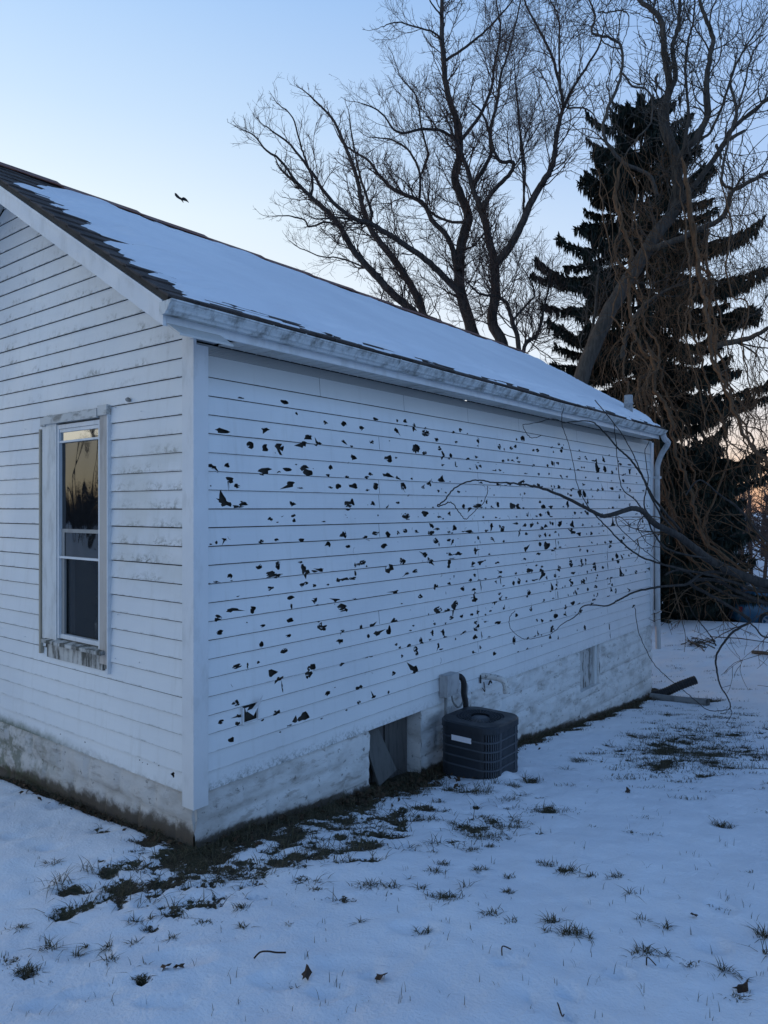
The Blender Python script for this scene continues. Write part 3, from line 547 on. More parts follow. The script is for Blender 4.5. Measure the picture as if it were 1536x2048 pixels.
CO = (onA(738, 1500)[0], onA(842, 1500)[0]); FWN = (onA(1160, 1340)[0], onA(1199, 1340)[0], onA(1180, 1376)[1], SB)
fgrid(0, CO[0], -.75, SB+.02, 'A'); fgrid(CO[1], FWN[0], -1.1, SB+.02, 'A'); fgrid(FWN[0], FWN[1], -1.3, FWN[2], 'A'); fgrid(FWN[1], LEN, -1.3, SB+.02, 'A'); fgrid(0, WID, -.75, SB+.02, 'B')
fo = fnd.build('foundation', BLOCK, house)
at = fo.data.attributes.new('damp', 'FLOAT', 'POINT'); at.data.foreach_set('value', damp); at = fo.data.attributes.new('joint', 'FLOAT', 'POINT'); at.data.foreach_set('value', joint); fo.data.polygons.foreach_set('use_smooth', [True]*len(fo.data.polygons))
d = .16                                           # reveals
def reveal(*b): mb = MB(); mb.box(*b); o = mb.build('reveal', BLOCK, fo); o.data.attributes.new('damp', 'FLOAT', 'POINT')
for x in CO: reveal(x-.012 if x == CO[0] else x, x if x == CO[0] else x+.012, .004, d+.25, -.75, SB+.015)
for x in FWN[:2]: reveal(x-.012 if x == FWN[0] else x, x if x == FWN[0] else x+.012, .004, d+.05, FWN[2], SB+.015)
reveal(FWN[0]-.01, FWN[1]+.01, -.012, d+.05, FWN[2]-.012, FWN[2]+.002); reveal(LEN-.02, LEN+.004, .01, WID, -1.3, SB+.02)
for i, (a, b, y, lean) in enumerate(((CO[0]+.20, CO[0]+.345, .13, 0), (CO[0]+.35, CO[0]+.54, .115, 0), (CO[0]+.545, CO[1]-.02, .135, 0), (CO[0]+.02, CO[0]+.195, .14, 0))):
    mb = MB(); mb.box(a, b, y, y+.02, -.65, SB+.03); mb.build('access_board', DARKWOOD, fo)
mb = MB(); x0 = CO[0]                                        # the loose board leaning in the gap
mb.hexa([(x0+.13, -.0, -.20), (x0+.33, -.02, -.12), (x0+.33, 0, -.12), (x0+.13, .02, -.20), (x0+.005, .08, .26), (x0+.19, .08, .27), (x0+.19, .10, .27), (x0+.005, .10, .26)]); mb.build('loose_board', m_paint('grey loose board', (.12, .12, .115), (.05, .05, .05), .5, 9, .8, (3, 3, .3)), fo)
mb = MB(); mb.box(FWN[0]+.002, FWN[1]-.002, .06, .08, FWN[2]+.003, SB+.01); bw = mb.build('window_panel', m_paint('flaking window panel', (.50, .50, .49), (.13, .12, .11), .9, 22, .8, (1, 1, .25), (.5, .58)), fo)
mb = MB(); mb.box(FWN[1]-.09, FWN[1]-.003, .03, .058, FWN[2]+.003, SB+.01); mb.build('window_frame', WINTRIM, fo)

# roof
roof = MB(); nrow = 17; v = (RY0+.36)*sqrt(1+SLOPE**2); cs, sn = 1/sqrt(1+SLOPE**2), SLOPE/sqrt(1+SLOPE**2)
def rp(x, s, h=0):
    if x > 7.4: x = 7.4+(x-7.4)*(.50+.72*s/v)/1.22
    return (x, -.36+s*cs-h*sn, 3.10+s*sn+h*cs)        # s up the slope, h off the deck
def rp2(x, s, h=0): q = rp(x, s, h); return (x, 2*RY0-q[1], q[2])
rgs = random.Random(3)
for r in range(nrow):
    s0 = v*r/nrow-.02 if r else .062; s1 = v*(r+1)/nrow; x = -RAKE-.02
    while x < XE+.02:
        w = min(rgs.uniform(.16, .34), XE+.02-x) if XE+.02-x > .2 else XE+.02-x
        if w < .005: break
        lift = rgs.uniform(0, .006); ds = rgs.uniform(-.012, .012)
        for R in (rp, rp2):
            roof.hexa([R(x+.002, s0+ds, .002), R(x+w-.002, s0+ds, .002), R(x+w-.002, s1, .001), R(x+.002, s1, .001), R(x+.002, s0+ds, .014+lift), R(x+w-.002, s0+ds, .014+lift), R(x+w-.002, s1, .006), R(x+.002, s1, .006)])
        x += w
ro = roof.build('roof', SHINGLE, house)
mb = MB()
for R in (rp, rp2): mb.hexa([R(-RAKE, .08, -.03), R(XE, .08, -.03), R(XE, v, -.03), R(-RAKE, v, -.03), R(-RAKE, .08, 0), R(XE, .08, 0), R(XE, v, 0), R(-RAKE, v, 0)])
mb.build('roof_deck', SHEATH, ro)
mb = MB(); n = 24
for i in range(n):
    x0 = -RAKE-.03+(XE+RAKE+.06)*i/n; x1 = -RAKE-.03+(XE+RAKE+.06)*(i+1)/n+.02; l = .018+.006*(i % 2)
    for R in (rp, rp2): mb.hexa([R(x0, v-.13, l), R(x1, v-.13, l+.004), R(x1, v+.006, l+.006), R(x0, v+.006, l+.002), R(x0, v-.13, l+.006), R(x1, v-.13, l+.012), R(x1, v+.010, l+.016), R(x0, v+.010, l+.010)])
mb.build('ridge_cap', RUST, ro)
q = P(1256, 836, 10.4); qs = 2.0
vx, vy = 8.25, 1.15
for t_ in (10.0, 10.2, 10.4, 10.6, 10.8, 11.0):
    q = P(1257, 838, t_)
    if q.z < zroof(q.y): vx, vy = q.x, q.y; break
mb = MB(); zt = zroof(vy); mb.lathe([(.056, -.12), (.056, .15), (.066, .155), (.066, .17), (.056, .175), (.056, .27), (.05, .275), (.045, .1)], (vx, vy, zt), 16); mb.build('vent_pipe', GALV, ro, True)
# rake boards, soffits, fascia
for R in (rp, rp2):
    a, b = R(0, .135, 0), R(0, v-.004, 0); y0, z0, y1, z1 = a[1], a[2], b[1], b[2]
    for (X0, X1) in ((-RAKE, -RAKE+.022), (XE-.022, XE)):
        mb = MB(); F0, F1 = (X0-.006, X0+.004) if X0 < 0 else (X1-.004, X1+.006)
        e = .72 if X0 > 0 else 0
        mb.hexa([(X0-e, y0, z0-.178), (X1-e, y0, z0-.178), (X1, y1, z1-.165), (X0, y1, z1-.165), (X0-e, y0, z0-.042), (X1-e, y0, z0-.042), (X1, y1, z1-.042), (X0, y1, z1-.042)])
        mb.hexa([(F0-e, y0+.002, z0-.066), (F1-e, y0+.002, z0-.066), (F1, y1, z1-.066), (F0, y1, z1-.066), (F0-e, y0+.002, z0-.040), (F1-e, y0+.002, z0-.040), (F1, y1, z1-.040), (F0, y1, z1-.040)])
        mb.build('rake_board', TRIM, house)
    y0, z0 = R(0, 0, 0)[1:]; y1, z1 = R(0, v-.01, 0)[1:]
    for (X0, X1) in ((-RAKE+.023, -.001),): mb = MB(); mb.hexa([(X0, y0, z0-.172), (X1, y0, z0-.172), (X1, y1, z1-.162), (X0, y1, z1-.162), (X0, y0, z0-.160), (X1, y0, z0-.160), (X1, y1, z1-.15), (X0, y1, z1-.15)]); mb.build('rake_soffit', SOFFIT, house)
for R in (0, 1):
    mb = MB(); x = .165 if R == 0 else -.02
    while x < 7.84:
        w = min(.305, 7.89-x); ya, yb = (-.225, -.024) if R == 0 else (WID+.004, WID+.225); mb.box(x+.001, x+w+.001, ya, yb, 3.008+.0004*(int(x*10) % 2), 3.016)
        for k in range(3): mb.box(x+w*k/3-.003, x+w*k/3+.003, ya, yb, 3.005, 3.0092)
        x += w
    mb.build('soffit', SOFFIT, house)
for ya, yb in ((-.242, -.227), (WID+.227, WID+.242)): mb = MB(); mb.box(-RAKE+.025, 7.90, ya, yb, 2.998, 3.10); mb.build('fascia', TRIM, house)
# K-style gutter
GX0, GX1 = -RAKE-.02, 7.94
prof = [(-.243, 3.112), (-.243, 3.048), (-.292, 3.046), (-.300, 3.058), (-.314, 3.066), (-.320, 3.078), (-.338, 3.098), (-.341, 3.106), (-.349, 3.108), (-.349, 3.116), (-.333, 3.116), (-.333, 3.105), (-.314, 3.082), (-.298, 3.066), (-.288, 3.054), (-.249, 3.054), (-.249, 3.112)]
mb = MB(); ns = 40; base = 0
for i in range(ns+1):
    x = GX0+(GX1-GX0)*i/ns; sag = .006*noise.noise((x*.8, 1., 2.))-.004*sin(pi*(x-GX0)/(GX1-GX0))
    for y, z in prof: mb.v.append((x, y+.003*noise.noise((x*1.3, 5., z)), z+sag))
m_ = len(prof)
for i in range(ns):
    for j in range(m_):
        a = i*m_+j; b = i*m_+(j+1) % m_; mb.f.append((a, b, b+m_, a+m_))
for px in (545, 610, 1172, 985, 800): 
    x = onA(px, 900, -.34)[0]; mb.tube([Vector((x, y-.002, z)) for y, z in prof[2:10]], .006, 5)
gut = mb.build('gutter', GUTTER, house)
for x, s in ((GX0, -1), (GX1, 1)):
    mb = MB(); o2 = [(x, y, z-.002) for y, z in prof[:10]]; n = len(o2); mb.v += o2+[(x+s*.004, y, z) for _, y, z in o2]; mb.f += [tuple(range(n)), tuple(range(2*n-1, n-1, -1))]+[(i, (i+1) % n, n+(i+1) % n, n+i) for i in range(n)]
    mb.build('end_cap', GUTTER, gut)
# downspout at the far corner
dx = LEN+.06; pts = [Vector((dx-.50, -.30, 3.06)), Vector((dx-.42, -.30, 3.00)), Vector((dx-.24, -.29, 2.95)), Vector((dx-.12, -.17, 2.82)), Vector((dx-.02, -.075, 2.66)), Vector((dx-.03, -.07, 2.5)), Vector((dx-.03, -.07, 1.4)), Vector((dx-.02, -.072, .4)), Vector((dx-.01, -.08, P(1308, 1298, 10.9).z))]
mb = MB(); mb.tube(cr(pts[:6], 5)[:-1]+pts[5:], .041, 8, True)
for z in (2.45, .45): mb.box(dx-.08, dx+.02, -.118, -.015, z, z+.035)
ds_ = mb.build('downspout', ALU, house)

# window in the gable wall
win = bpy.data.objects.new('window', None); COL.objects.link(win); win.parent = house
def by(px, x=0): return onB(px, 1050, x)[0]
def bz(px, py, x=0): return onB(px, py, x)[1]
yr, yl, zt, zb = WY0, WY1, WZ1, WZ0; O = -.028
gl, gr = by(124), by(204); ir = by(206)           # opening left and right
mb = MB(); mb.box(O, .03, gl+.03, yl, zb+.10, zt-.07); mb.build('casing', WINTRIM, win)
mb = MB(); mb.box(O, .03, yr, ir-.004, zb+.01, zt-.05); mb.build('casing', m_paint('bare tan casing', (.47, .43, .39), (.24, .20, .17), .5, 12, .65, (1, 1, .2)), win)
mb = MB(); mb.box(O-.014, .03, yr-.012, yr+.10, zt-.062, zt+.006); mb.box(O-.020, .03, yr+.104, yl-.06, zt-.072, zt-.014); mb.box(O-.012, .03, yl-.056, yl+.01, zt-.082, zt-.018); mb.build('head_trim', m_paint('flaking head trim', (.58, .57, .54), (.16, .15, .13), .8, 16, .7, (1, .4, 1), (.46, .66)), win)
mb = MB(); mb.hexa([(O-.035, yr+.03, zb+.075), (O-.035, yl-.05, zb+.075), (.05, yl-.05, zb+.085), (.05, yr+.03, zb+.085), (O-.035, yr+.03, zb+.098), (O-.035, yl-.05, zb+.098), (.05, yl-.05, zb+.118), (.05, yr+.03, zb+.118)]); mb.box(O+.004, .03, yr+.06, yl-.06, zb-.035, zb+.074); mb.box(O+.008, .03, yr+.004, yr+.056, zb-.02, zb+.07); mb.build('sill', m_paint('mildewed sill', (.50, .49, .46), (.05, .05, .04), .95, 15, .7, (1, 1, .25), (.42, .62)), win)
mb = MB(); mb.box(O-.004, -.001, yl+.022, yl+.045, zb-.02, zt-.10); mb.build('wooden_strip', TANSTRIP, win)
mb = MB(); mb.box(O-.006, -.001, yr-.014, yr-.004, zb-.05, zt-.06); mb.build('side_strip', TRIM, win)
# storm window frame
fz0, fz1 = zb+.12, zt-.085; fr = .022; fy0, fy1 = ir, gl+.026
mb = MB(); mb.box(-.022, .02, fy0, fy0+fr, fz0-.05, fz1); mb.box(-.022, .02, fy1-fr, fy1, fz0, fz1); mb.box(-.022, .02, fy0+fr, fy1-fr, fz1-.03, fz1); mb.box(-.015, .02, fy0+fr, fy1-fr, fz1-.055, fz1-.032)
zA = bz(165, 880); zBm = bz(160, 1062); zC = bz(165, 1117)
mb.box(-.018, .02, fy0+fr, fy1-fr, zA-.007, zA+.007); mb.box(-.018, .02, fy0+fr, fy1-fr, zC-.008, zC+.008); mb.box(-.012, .02, fy0+fr, fy1-fr, fz0, fz0+.032)
mb.build('frame', TRIM, win)
mb = MB(); mb.box(-.003, .003, fy0+fr, fy1-fr, zBm-.014, zBm+.012); mb.box(-.002, .015, fy1-fr-.04, fy1-fr, fz0+.03, zBm-.014); mb.build('inner_sash', m_paint('grey inner sash', (.30, .30, .29), (.15, .15, .15), .4, 10), win)
def pane(y0, y1, z0, z1, x, m):
    mb = MB(); mb.box(x, x+.004, y0, y1, z0, z1); return mb.build('pane', m, win)
pane(fy0+fr, fy1-fr, zA+.007, fz1-.055, -.004, GLASS_TOP); pane(fy0+fr, fy1-fr, zC+.008, zA-.007, .004, GLASS); pane(fy0+fr, fy1-fr, fz0+.032, zC-.008, .016, GLASS_LOW)
mb = MB(); mb.box(.09, .10, WY0, WY1, WZ0, WZ1); mb.build('dark_room_sheet', m_paint('dark room behind', (.02, .022, .024), (.01, .01, .01), .5, 3, .9), win)  # near-black sheet standing in for the unlit room behind the panes
mb = MB(); n = 26                                            # curtain edge and cluttered sill inside the lower sash
for i in range(n):
    y0, y1 = WY1-.08-.22*i/n, WY1-.08-.22*(i+1)/n; f0, f1 = .055+.012*sin(i*1.3), .055+.012*sin((i+1)*1.3); mb.quad((f0, y0, WZ0+.1), (f1, y1, WZ0+.1), (f1, y1, WZ0+.75), (f0, y0, WZ0+.75))
mb.build('curtain', m_paint('dim curtain', (.20, .22, .24), (.10, .11, .12), .5, 5), win)
mb = MB(); mb.lathe([(.0, 0), (.05, 0), (.06, .10), (.035, .16), (.03, .22), (.0, .22)], (.075, WY0+.22, WZ0+.16), 12); mb.hexa([(.06, WY0+.10, WZ0+.38), (.07, WY0+.30, WZ0+.44), (.08, WY0+.30, WZ0+.44), (.08, WY0+.10, WZ0+.38), (.06, WY0+.12, WZ0+.44), (.07, WY0+.24, WZ0+.52), (.08, WY0+.24, WZ0+.52), (.08, WY0+.12, WZ0+.44)]); mb.build('clutter', m_paint('dim clutter', (.16, .17, .17), (.05, .05, .05), .6, 20), win)
# bits on the walls
y, z = onB(263, 800); mb = MB(); n = 0
bm = bmesh.new(); bmesh.ops.create_icosphere(bm, subdivisions=3, radius=.018)
for vtx in bm.verts: vtx.co *= 1+.35*noise.noise(vtx.co*70); vtx.co.z *= .8
me = bpy.data.meshes.new('wasp_nest'); bm.to_mesh(me); bm.free(); me.materials.append(GREYWOOD); o = bpy.data.objects.new('wasp_nest', me); COL.objects.link(o); o.location = (-.024, y, z)
tag(o, 'small round mud wasp nest on siding above the tall window', 'wasp nest')
# broken vent: hood frame and torn white flap
mb = MB(); a, b, c, d = VENT
mb.box(a-.012, a, -.022, -.004, c-.012, d-.01); mb.box(a, b, -.020, -.004, c-.014, c-.002); mb.box(b, b+.010, -.020, -.004, c, d)
mb.poly([(a+.012, -.03, d-.03), (a+.045, -.06, c+.045), (b-.012, -.035, d-.02)]); mb.poly([(a+.04, -.05, d-.02), (b+.02, -.05, d+.055), (b-.005, -.028, d-.035)]); mb.poly([(a+.002, -.028, d-.01), (a+.03, -.032, d-.008), (a+.01, -.028, d-.04)])
mb.build('vent_cover', TRIM, house)
# vent stub with elbow
px, pz = onA(962, 1352); pts = [Vector((px, .02, pz)), Vector((px+.015, -.10, pz+.002)), Vector((px+.03, -.19, pz-.006)), Vector((px+.038, -.235, pz-.035)), Vector((px+.042, -.25, pz-.09)), Vector((px+.043, -.252, pz-.115))]
mb = MB(); mb.tube(cr(pts, 5), .030, 14, False); mb.tube([pts[-2], pts[-1]-Vector((0, 0, .02))], .035, 14, False); mb.build('exhaust_pipe', PVC, house, True)
mb = MB(); mb.hexa([(px-.05, -.017, pz-.06), (px-.02, -.017, pz-.06), (px-.02, -.0165, pz-.06), (px-.05, -.0165, pz-.06), (px-.045, -.018, pz+.02), (px-.03, -.018, pz+.02), (px-.03, -.0165, pz+.02), (px-.045, -.0165, pz+.02)])
mb.tube(cr([Vector((px+.09, -.03, pz-.10)), Vector((px+.11, -.04, pz-.06)), Vector((px+.15, -.03, pz-.09))], 4), .008, 5); mb.tube(cr([Vector((px-.005, -.02, pz-.11)), Vector((px+.02, -.03, pz-.15)), Vector((px+.035, -.02, pz-.11)), Vector((px+.02, -.02, pz-.06))], 4), .005, 5); mb.build('pipe_sealant', BLACK, house)

# roof snow: a real layer that thins and breaks up towards rake, eave and ridge
def roof_snow():
    nx, ns = 400, 120; mb = MB(); T = {}; ids = {}
    for i in range(nx+1):
        x = -RAKE+(XE+RAKE)*i/nx; u = x+RAKE
        for j in range(ns+1):
            s = v*j/ns; course = math.floor(s/(v/17)); fs = s/(v/17)-course
            n1 = noise.noise((x*1.1, course*3.7, 1.)); n2 = noise.noise((x*2.6, s*6, 4.)); n3 = noise.noise((x*7, s*16, 4.))
            sr = s/v
            n4 = noise.noise((x*2.1, course*5.1, 7.)); n5 = noise.noise((x*.9, s*22, 12.))
            d = min((u-.15-.20*sr)*.45, (s-.165-.05*n5)*.8, (v-.205-s)*.42, (XE-x-.06)*.5)
            left = max(0, 1-u/2.2)*sstep(.74, .92, sr)
            rag = 1 if d < .22 else max(0, 1-(d-.22)/.1)
            d += rag*(.13*n1+.12*n4+.07*noise.noise((x*4.5, course*9.3, 3.)))*(1 if u < 1.2 else .5)+.03*n2+.016*n3-.11*left+rag*.09*n5*(1 if s < .6 or left > .1 else .3)-(.03 if fs < .25 else 0)*rag
            if s < .07: d = -1
            if d <= 0 and .08 < s < .34 and u > .25 and noise.noise((x*1.5, s*34, 20.)) > .34-.5*max(0, s-.08): d = .012
            T[i, j] = .045*sstep(0, .22, d)+.010*sstep(0, .02, d)+(.010*noise.noise((x*.8, s*2., 2.))+.004*noise.noise((x*2.2, s*7., 3.)) if d > .15 else 0)-(.006*sstep(.25, .0, fs) if d > .04 else 0) if d > 0 else -1
    def vid(i, j):
        if (i, j) not in ids:
            h = max(T[i, j], 0); ids[i, j] = len(mb.v); x = -RAKE+(XE+RAKE)*i/nx; mb.v.append(rp(x, v*j/ns, .016+h if T[i, j] > 0 else .008))
        return ids[i, j]
    for i in range(nx):
        for j in range(ns):
            q = ((i, j), (i+1, j), (i+1, j+1), (i, j+1))
            if max(T[k] for k in q) > 0: mb.f.append(tuple(vid(*k) for k in q))
    o = mb.build('roof_snow', ROOFSNOW, None, True); o['kind'] = 'stuff'; o['label'] = 'thin layer of snow lying on the front slope of the roof'; o['category'] = 'snow'
    # snow on the back slope
    mb = MB(); mb.quad(rp2(-RAKE+.5, .2, .03), rp2(XE-.2, .2, .03), rp2(XE-.2, v-.2, .03), rp2(-RAKE+.5, v-.2, .03))
roof_snow()

# ------------------------------------------------------------------ air conditioner
def rrect(cx, cy, s, r, n=6):
    out = []
    for k, (sx, sy) in enumerate(((1, 1), (-1, 1), (-1, -1), (1, -1))):
        for i in range(n+1):
            a = pi/2*k+pi/2*i/n; out.append((cx+sx*(s/2-r)+r*cos(a), cy+sy*(s/2-r)+r*sin(a)))
    return out
def aircon():
    S = .525; kx, ky = 2.40, -.665; cx, cy = kx+S/2, ky+S/2; g = gz(kx+.1, ky+.05); z0 = g-.04; z1 = P(975, 1457, 5.9).z
    ac = thing('air_conditioner', 'dark boxy outdoor air conditioner unit standing by the foundation', 'air conditioner', (cx, cy, g))
    def ring(mb, s, r, za, zb, s2=None):
        A = rrect(cx, cy, s, r); B = rrect(cx, cy, s2 or s, r); n = len(A)
        for i in range(n): j = (i+1) % n; mb.quad((*A[i], za), (*A[j], za), (*B[j], zb), (*B[i], zb))
    mb = MB(); ring(mb, S-.05, .10, z0+.02, z1-.01); mb.build('coil', ACI, ac)
    mb = MB(); H_ = z1-z0-.075          # solid service panel: the side facing the gable end
    A = rrect(cx, cy, S, .12, 8); n = len(A)
    zs0, zs1 = z0+.03, z1-.055
    sol = [p for p in A]
    for i in range(n):
        p, q = A[i], A[(i+1) % n]; mx, my = (p[0]+q[0])/2, (p[1]+q[1])/2
        if mx < kx+.035 and my > ky+.07:
            m = 1 if (Vector(q)-Vector(p)).length < .1 else 1
            mb.quad((*p, zs0), (*q, zs0), (*q, zs1), (*p, zs1))
    for k in range(1, 7): pass
    mb.build('service_panel', ACM, ac, True)
    mb = MB()                            # louvred guard: thin uprights
    L = []; per = []; tot = 0
    for i in range(n):
        p, q = Vector(A[i]), Vector(A[(i+1) % n]); l = (q-p).length; per.append((tot, l, p, q)); tot += l
    k = 0; w = 0
    while w < tot:
        for (t0, l, p, q) in per:
            if t0 <= w < t0+l:
                c = p.lerp(q, (w-t0)/l); d = (q-p).normalized()
                if not (c.x < kx+.03 and c.y > ky+.08):
                    nn = Vector((d.y, -d.x)); a = c+d*.0045; b = c-d*.0045; a2 = a-nn*.012; b2 = b-nn*.012
                    mb.hexa([(*a, zs0), (*b, zs0), (*b2, zs0), (*a2, zs0), (*a, zs1), (*b, zs1), (*b2, zs1), (*a2, zs1)])
                break
        w += .021
    mb.build('louvre_guard', ACL, ac)
    mb = MB()
    for f in (.20, .40, .60, .80): zc = zs0+(zs1-zs0)*f; ring(mb, S+.008, .12, zc-.006, zc+.006); ring(mb, S+.008, .12, zc+.006, zc+.007, S-.02); ring(mb, S-.02, .12, zc-.007, zc-.006, S+.008)
    for (ux, uy) in ((kx+.135, ky-.004), (kx+S-.135, ky-.004)): mb.box(ux-.007, ux+.007, uy-.002, uy+.01, zs0, zs1)
    mb.build('band', ACL, ac)
    mb = MB(); ring(mb, S+.004, .12, z0, z0+.032); ring(mb, S+.004, .12, z0+.032, z0+.033, S-.03); mb.build('base_pan', ACM, ac)
    mb = MB()                            # top cap with round fan opening
    ring(mb, S+.016, .125, z1-.062, z1-.012); ring(mb, S+.016, .125, z1-.012, z1, S-.004); ring(mb, S-.02, .12, z1-.062, z1-.061, S+.016)
    R = .205; n2 = 72; A2 = rrect(cx, cy, S-.004, .12, 17)
    import_n = len(A2); O_ = []
    for p in A2: a = atan2(p[1]-cy, p[0]-cx); O_.append((cx+R*cos(a), cy+R*sin(a)))
    for i in range(import_n):
        j = (i+1) % import_n; mb.quad((*A2[i], z1), (*A2[j], z1), (*O_[j], z1+.004), (*O_[i], z1+.004)); mb.quad((*O_[i], z1+.004), (*O_[j], z1+.004), (*O_[j], z1-.05), (*O_[i], z1-.05))
    mb.build('top_cap', ACM, ac, False)
    mb = MB(); mb.lathe([(.075, -.05), (.075, -.012), (.068, -.006), (.0, -.004)], (cx, cy, z1), 28); mb.build('fan_motor_cover', ACL, ac, True)
    mb = MB()
    for r in (.11, .135, .16, .185): mb.tube([Vector((cx+r*cos(2*pi*i/40), cy+r*sin(2*pi*i/40), z1+.004)) for i in range(41)], .002, 4)
    for i in range(36): a = 2*pi*i/36; mb.tube([Vector((cx+.08*cos(a), cy+.08*sin(a), z1+.007)), Vector((cx+.205*cos(a), cy+.205*sin(a), z1+.004))], .0016, 4)
    mb.build('fan_guard', ACL, ac)
    mb = MB()
    for i in range(4):
        a = pi/2*i+.3; d = Vector((cos(a), sin(a), 0)); e = Vector((-sin(a), cos(a), 0)); c = Vector((cx, cy, z1-.05))
        mb.hexa([c+d*.04-e*.03+Vector((0, 0, -.02)), c+d*.04+e*.03, c+d*.19+e*.07, c+d*.19-e*.06+Vector((0, 0, -.03)), c+d*.04-e*.03+Vector((0, 0, -.018)), c+d*.04+e*.03+Vector((0, 0, .002)), c+d*.19+e*.07+Vector((0, 0, .002)), c+d*.19-e*.06+Vector((0, 0, -.028))])
    mb.build('fan_blade', ACI, ac)
    ly0, lz = onB(903, 1471, kx-.004); ly1, lz1 = onB(942, 1486, kx-.004)
    _, lz0 = onB(903, 1480, kx-.004); mb = MB(); mb.box(kx-.005, kx+.001, ly1, ly0, (lz+lz1)/2-.022, (lz+lz1)/2+.022); mb.build('label_plate', LABEL, ac)
aircon()
# disconnect box with conduit and cable
def disco():
    x0, zt = onA(895, 1354, -.10); x1, _ = onA(917, 1354, -.10); _, zb = onA(895, 1396, -.10)
    b = thing('electrical_box', 'small grey electrical disconnect box on siding above the air conditioner', 'electrical box', (x0, -.016, zb))
    mb = MB(); mb.box(x0, x1, -.095, -.016, zb, zt); mb.build('box', GREYMETAL, b)
    mb = MB(); mb.hexa([(x0-.004, -.104, zb+.02), (x1+.004, -.104, zb+.02), (x1+.004, -.0955, zb+.02), (x0-.004, -.0955, zb+.02), (x0-.004, -.104, zt+.006), (x1+.004, -.104, zt+.006), (x1+.004, -.0955, zt+.006), (x0-.004, -.0955, zt+.006)]); mb.box(x0-.004, x1+.004, -.0954, -.014, zt+.0005, zt+.006); mb.box(x1-.03, x1-.01, -.11, -.104, zb+.03, zb+.05); mb.build('lid', GREYMETAL, b)
    mb = MB(); mb.tube([Vector((x0+.05, -.05, zb)), Vector((x0+.05, -.05, zb-.28))], .014, 8); mb.build('conduit', PIPEGREY, b, True)
    mb = MB(); mb.tube(cr([Vector((x1-.05, -.06, zb)), Vector((x1-.04, -.07, zb-.07)), Vector((x1+.03, -.08, zb-.13)), Vector((x1+.12, -.07, zb-.10)), Vector((x1+.13, -.05, zb-.02))], 6), .009, 6); mb.build('cable', PIPEGREY, b, True)
    l = thing('refrigerant_lines', 'black insulated pipe loop coming through siding beside grey electrical box', 'pipes', (x1+.10, -.02, zb))
    mb = MB(); q = x1+.09
    mb.tube(cr([Vector((q, .01, zt-.06)), Vector((q, -.06, zt-.05)), Vector((q+.02, -.085, zt-.10)), Vector((q+.03, -.08, zb-.02)), Vector((q+.05, -.09, zb-.14)), Vector((q+.04, -.10, -.1))], 6), .026, 8); mb.build('insulated_line', BLACK, l, True)
    mb = MB(); mb.tube(cr([Vector((q+.03, .0, zt-.07)), Vector((q+.04, -.05, zt-.09)), Vector((q+.085, -.08, zb+.04)), Vector((q+.09, -.07, zb-.06)), Vector((q+.15, -.05, zb-.10))], 6), .011, 6); mb.build('thin_line', GREYMETAL, l, True)
disco()

# ------------------------------------------------------------------ trees
def limb_pts(px, t0, t1, jit=0, sub=5):
    n = len(px); pts = []
    for i, (x, y) in enumerate(px):
        pts.append(P(x, y, t0+(t1-t0)*i/(n-1)))
    c = cr(pts, sub)
    if jit:
        for q in c[1:]: q += rvec()*jit
    return c
def taper(n, r0, r1, e=.8): return [r1+(r0-r1)*(1-i/(n-1))**e for i in range(n)]
def grow(mb, p, d, L, r, lvl, up=.10, jit=.30, minr=.0029):
    n = 4 if L < .5 else 6; pts = [p.copy()]; dirs = [d.copy()]
    for i in range(n):
        d = (d+rvec()*jit+Vector((0, 0, up))).normalized(); pts.append(pts[-1]+d*(L/n)); dirs.append(d.copy())
    r1 = max(minr*.8, r*.45); mb.tube(pts, [r+(r1-r)*i/n for i in range(n+1)], 3 if r < .014 else 5, False)
    if lvl > 0:
        for k in range(max(2, int(L/(.10 if lvl == 1 else .17)))):
            s = rnd(.15, 1); i = min(n-1, int(s*n)); q = pts[i].lerp(pts[i+1], s*n-i); ax = dirs[i].cross(rvec())
            if ax.length < .05: continue
            nd = Matrix.Rotation(rnd(.45, 1.05), 3, ax.normalized()) @ dirs[i]
            grow(mb, q, nd, L*rnd(.3, .62)*(1.1-.4*s), max(minr, r*.55), lvl-1, up, jit, minr)
def maple(label, limbs, t, base, tw=1, dens=1.0):
    tr = thing('bare_tree', label, 'tree', tuple(base), 'leafless trees behind the house')
    mt = MB(); mc = MB()
    for k, (px, w0, w1, dt) in enumerate(limbs):
        c = limb_pts(px, t+dt[0], t+dt[1], .012); tt = t; n = len(c); L = sum((c[i+1]-c[i]).length for i in range(n-1))
        r0, r1 = w0*.78/2/FP*t, w1*.62/2/FP*t; R = taper(n, r0, r1); mt.tube(c, R, 8 if w0 > 12 else 6, True)
        m = int(L*5.4*dens)
        for _ in range(m):
            s = rnd(.22, 1); i = min(n-2, int(s*(n-1))); q = c[i].lerp(c[i+1], s*(n-1)-i); dd = (c[i+1]-c[i]).normalized(); ax = dd.cross(rvec())
            if ax.length < .05: continue
            if q.z > 16.5: continue
            nd = Matrix.Rotation(rnd(.4, 1.1), 3, ax.normalized()) @ dd
            grow(mc, q, nd, tw*rnd(.6, 2.2)*(1.15-.66*s), max(.0055, min(.017, R[i]*.34)), 2)
        grow(mc, c[-1], (c[-1]-c[-3]).normalized(), rnd(.3, .6), max(r1, .005), 2)
    mt.build('trunk', BARK, tr, True); mc.build('twigs', TWIG, tr, True); return tr
def z1(txt): return [(480+float(a.split()[0])*.4036, float(a.split()[1])*.4036) for a in txt.split(',')]
def z2(txt): return [(1000+float(a.split()[0])*.349, float(a.split()[1])*.349) for a in txt.split(',')]
def zb_(t, px, py=1180):
    q = P(px, py, t); return (q.x, q.y, float(gbase(q.x, q.y)))
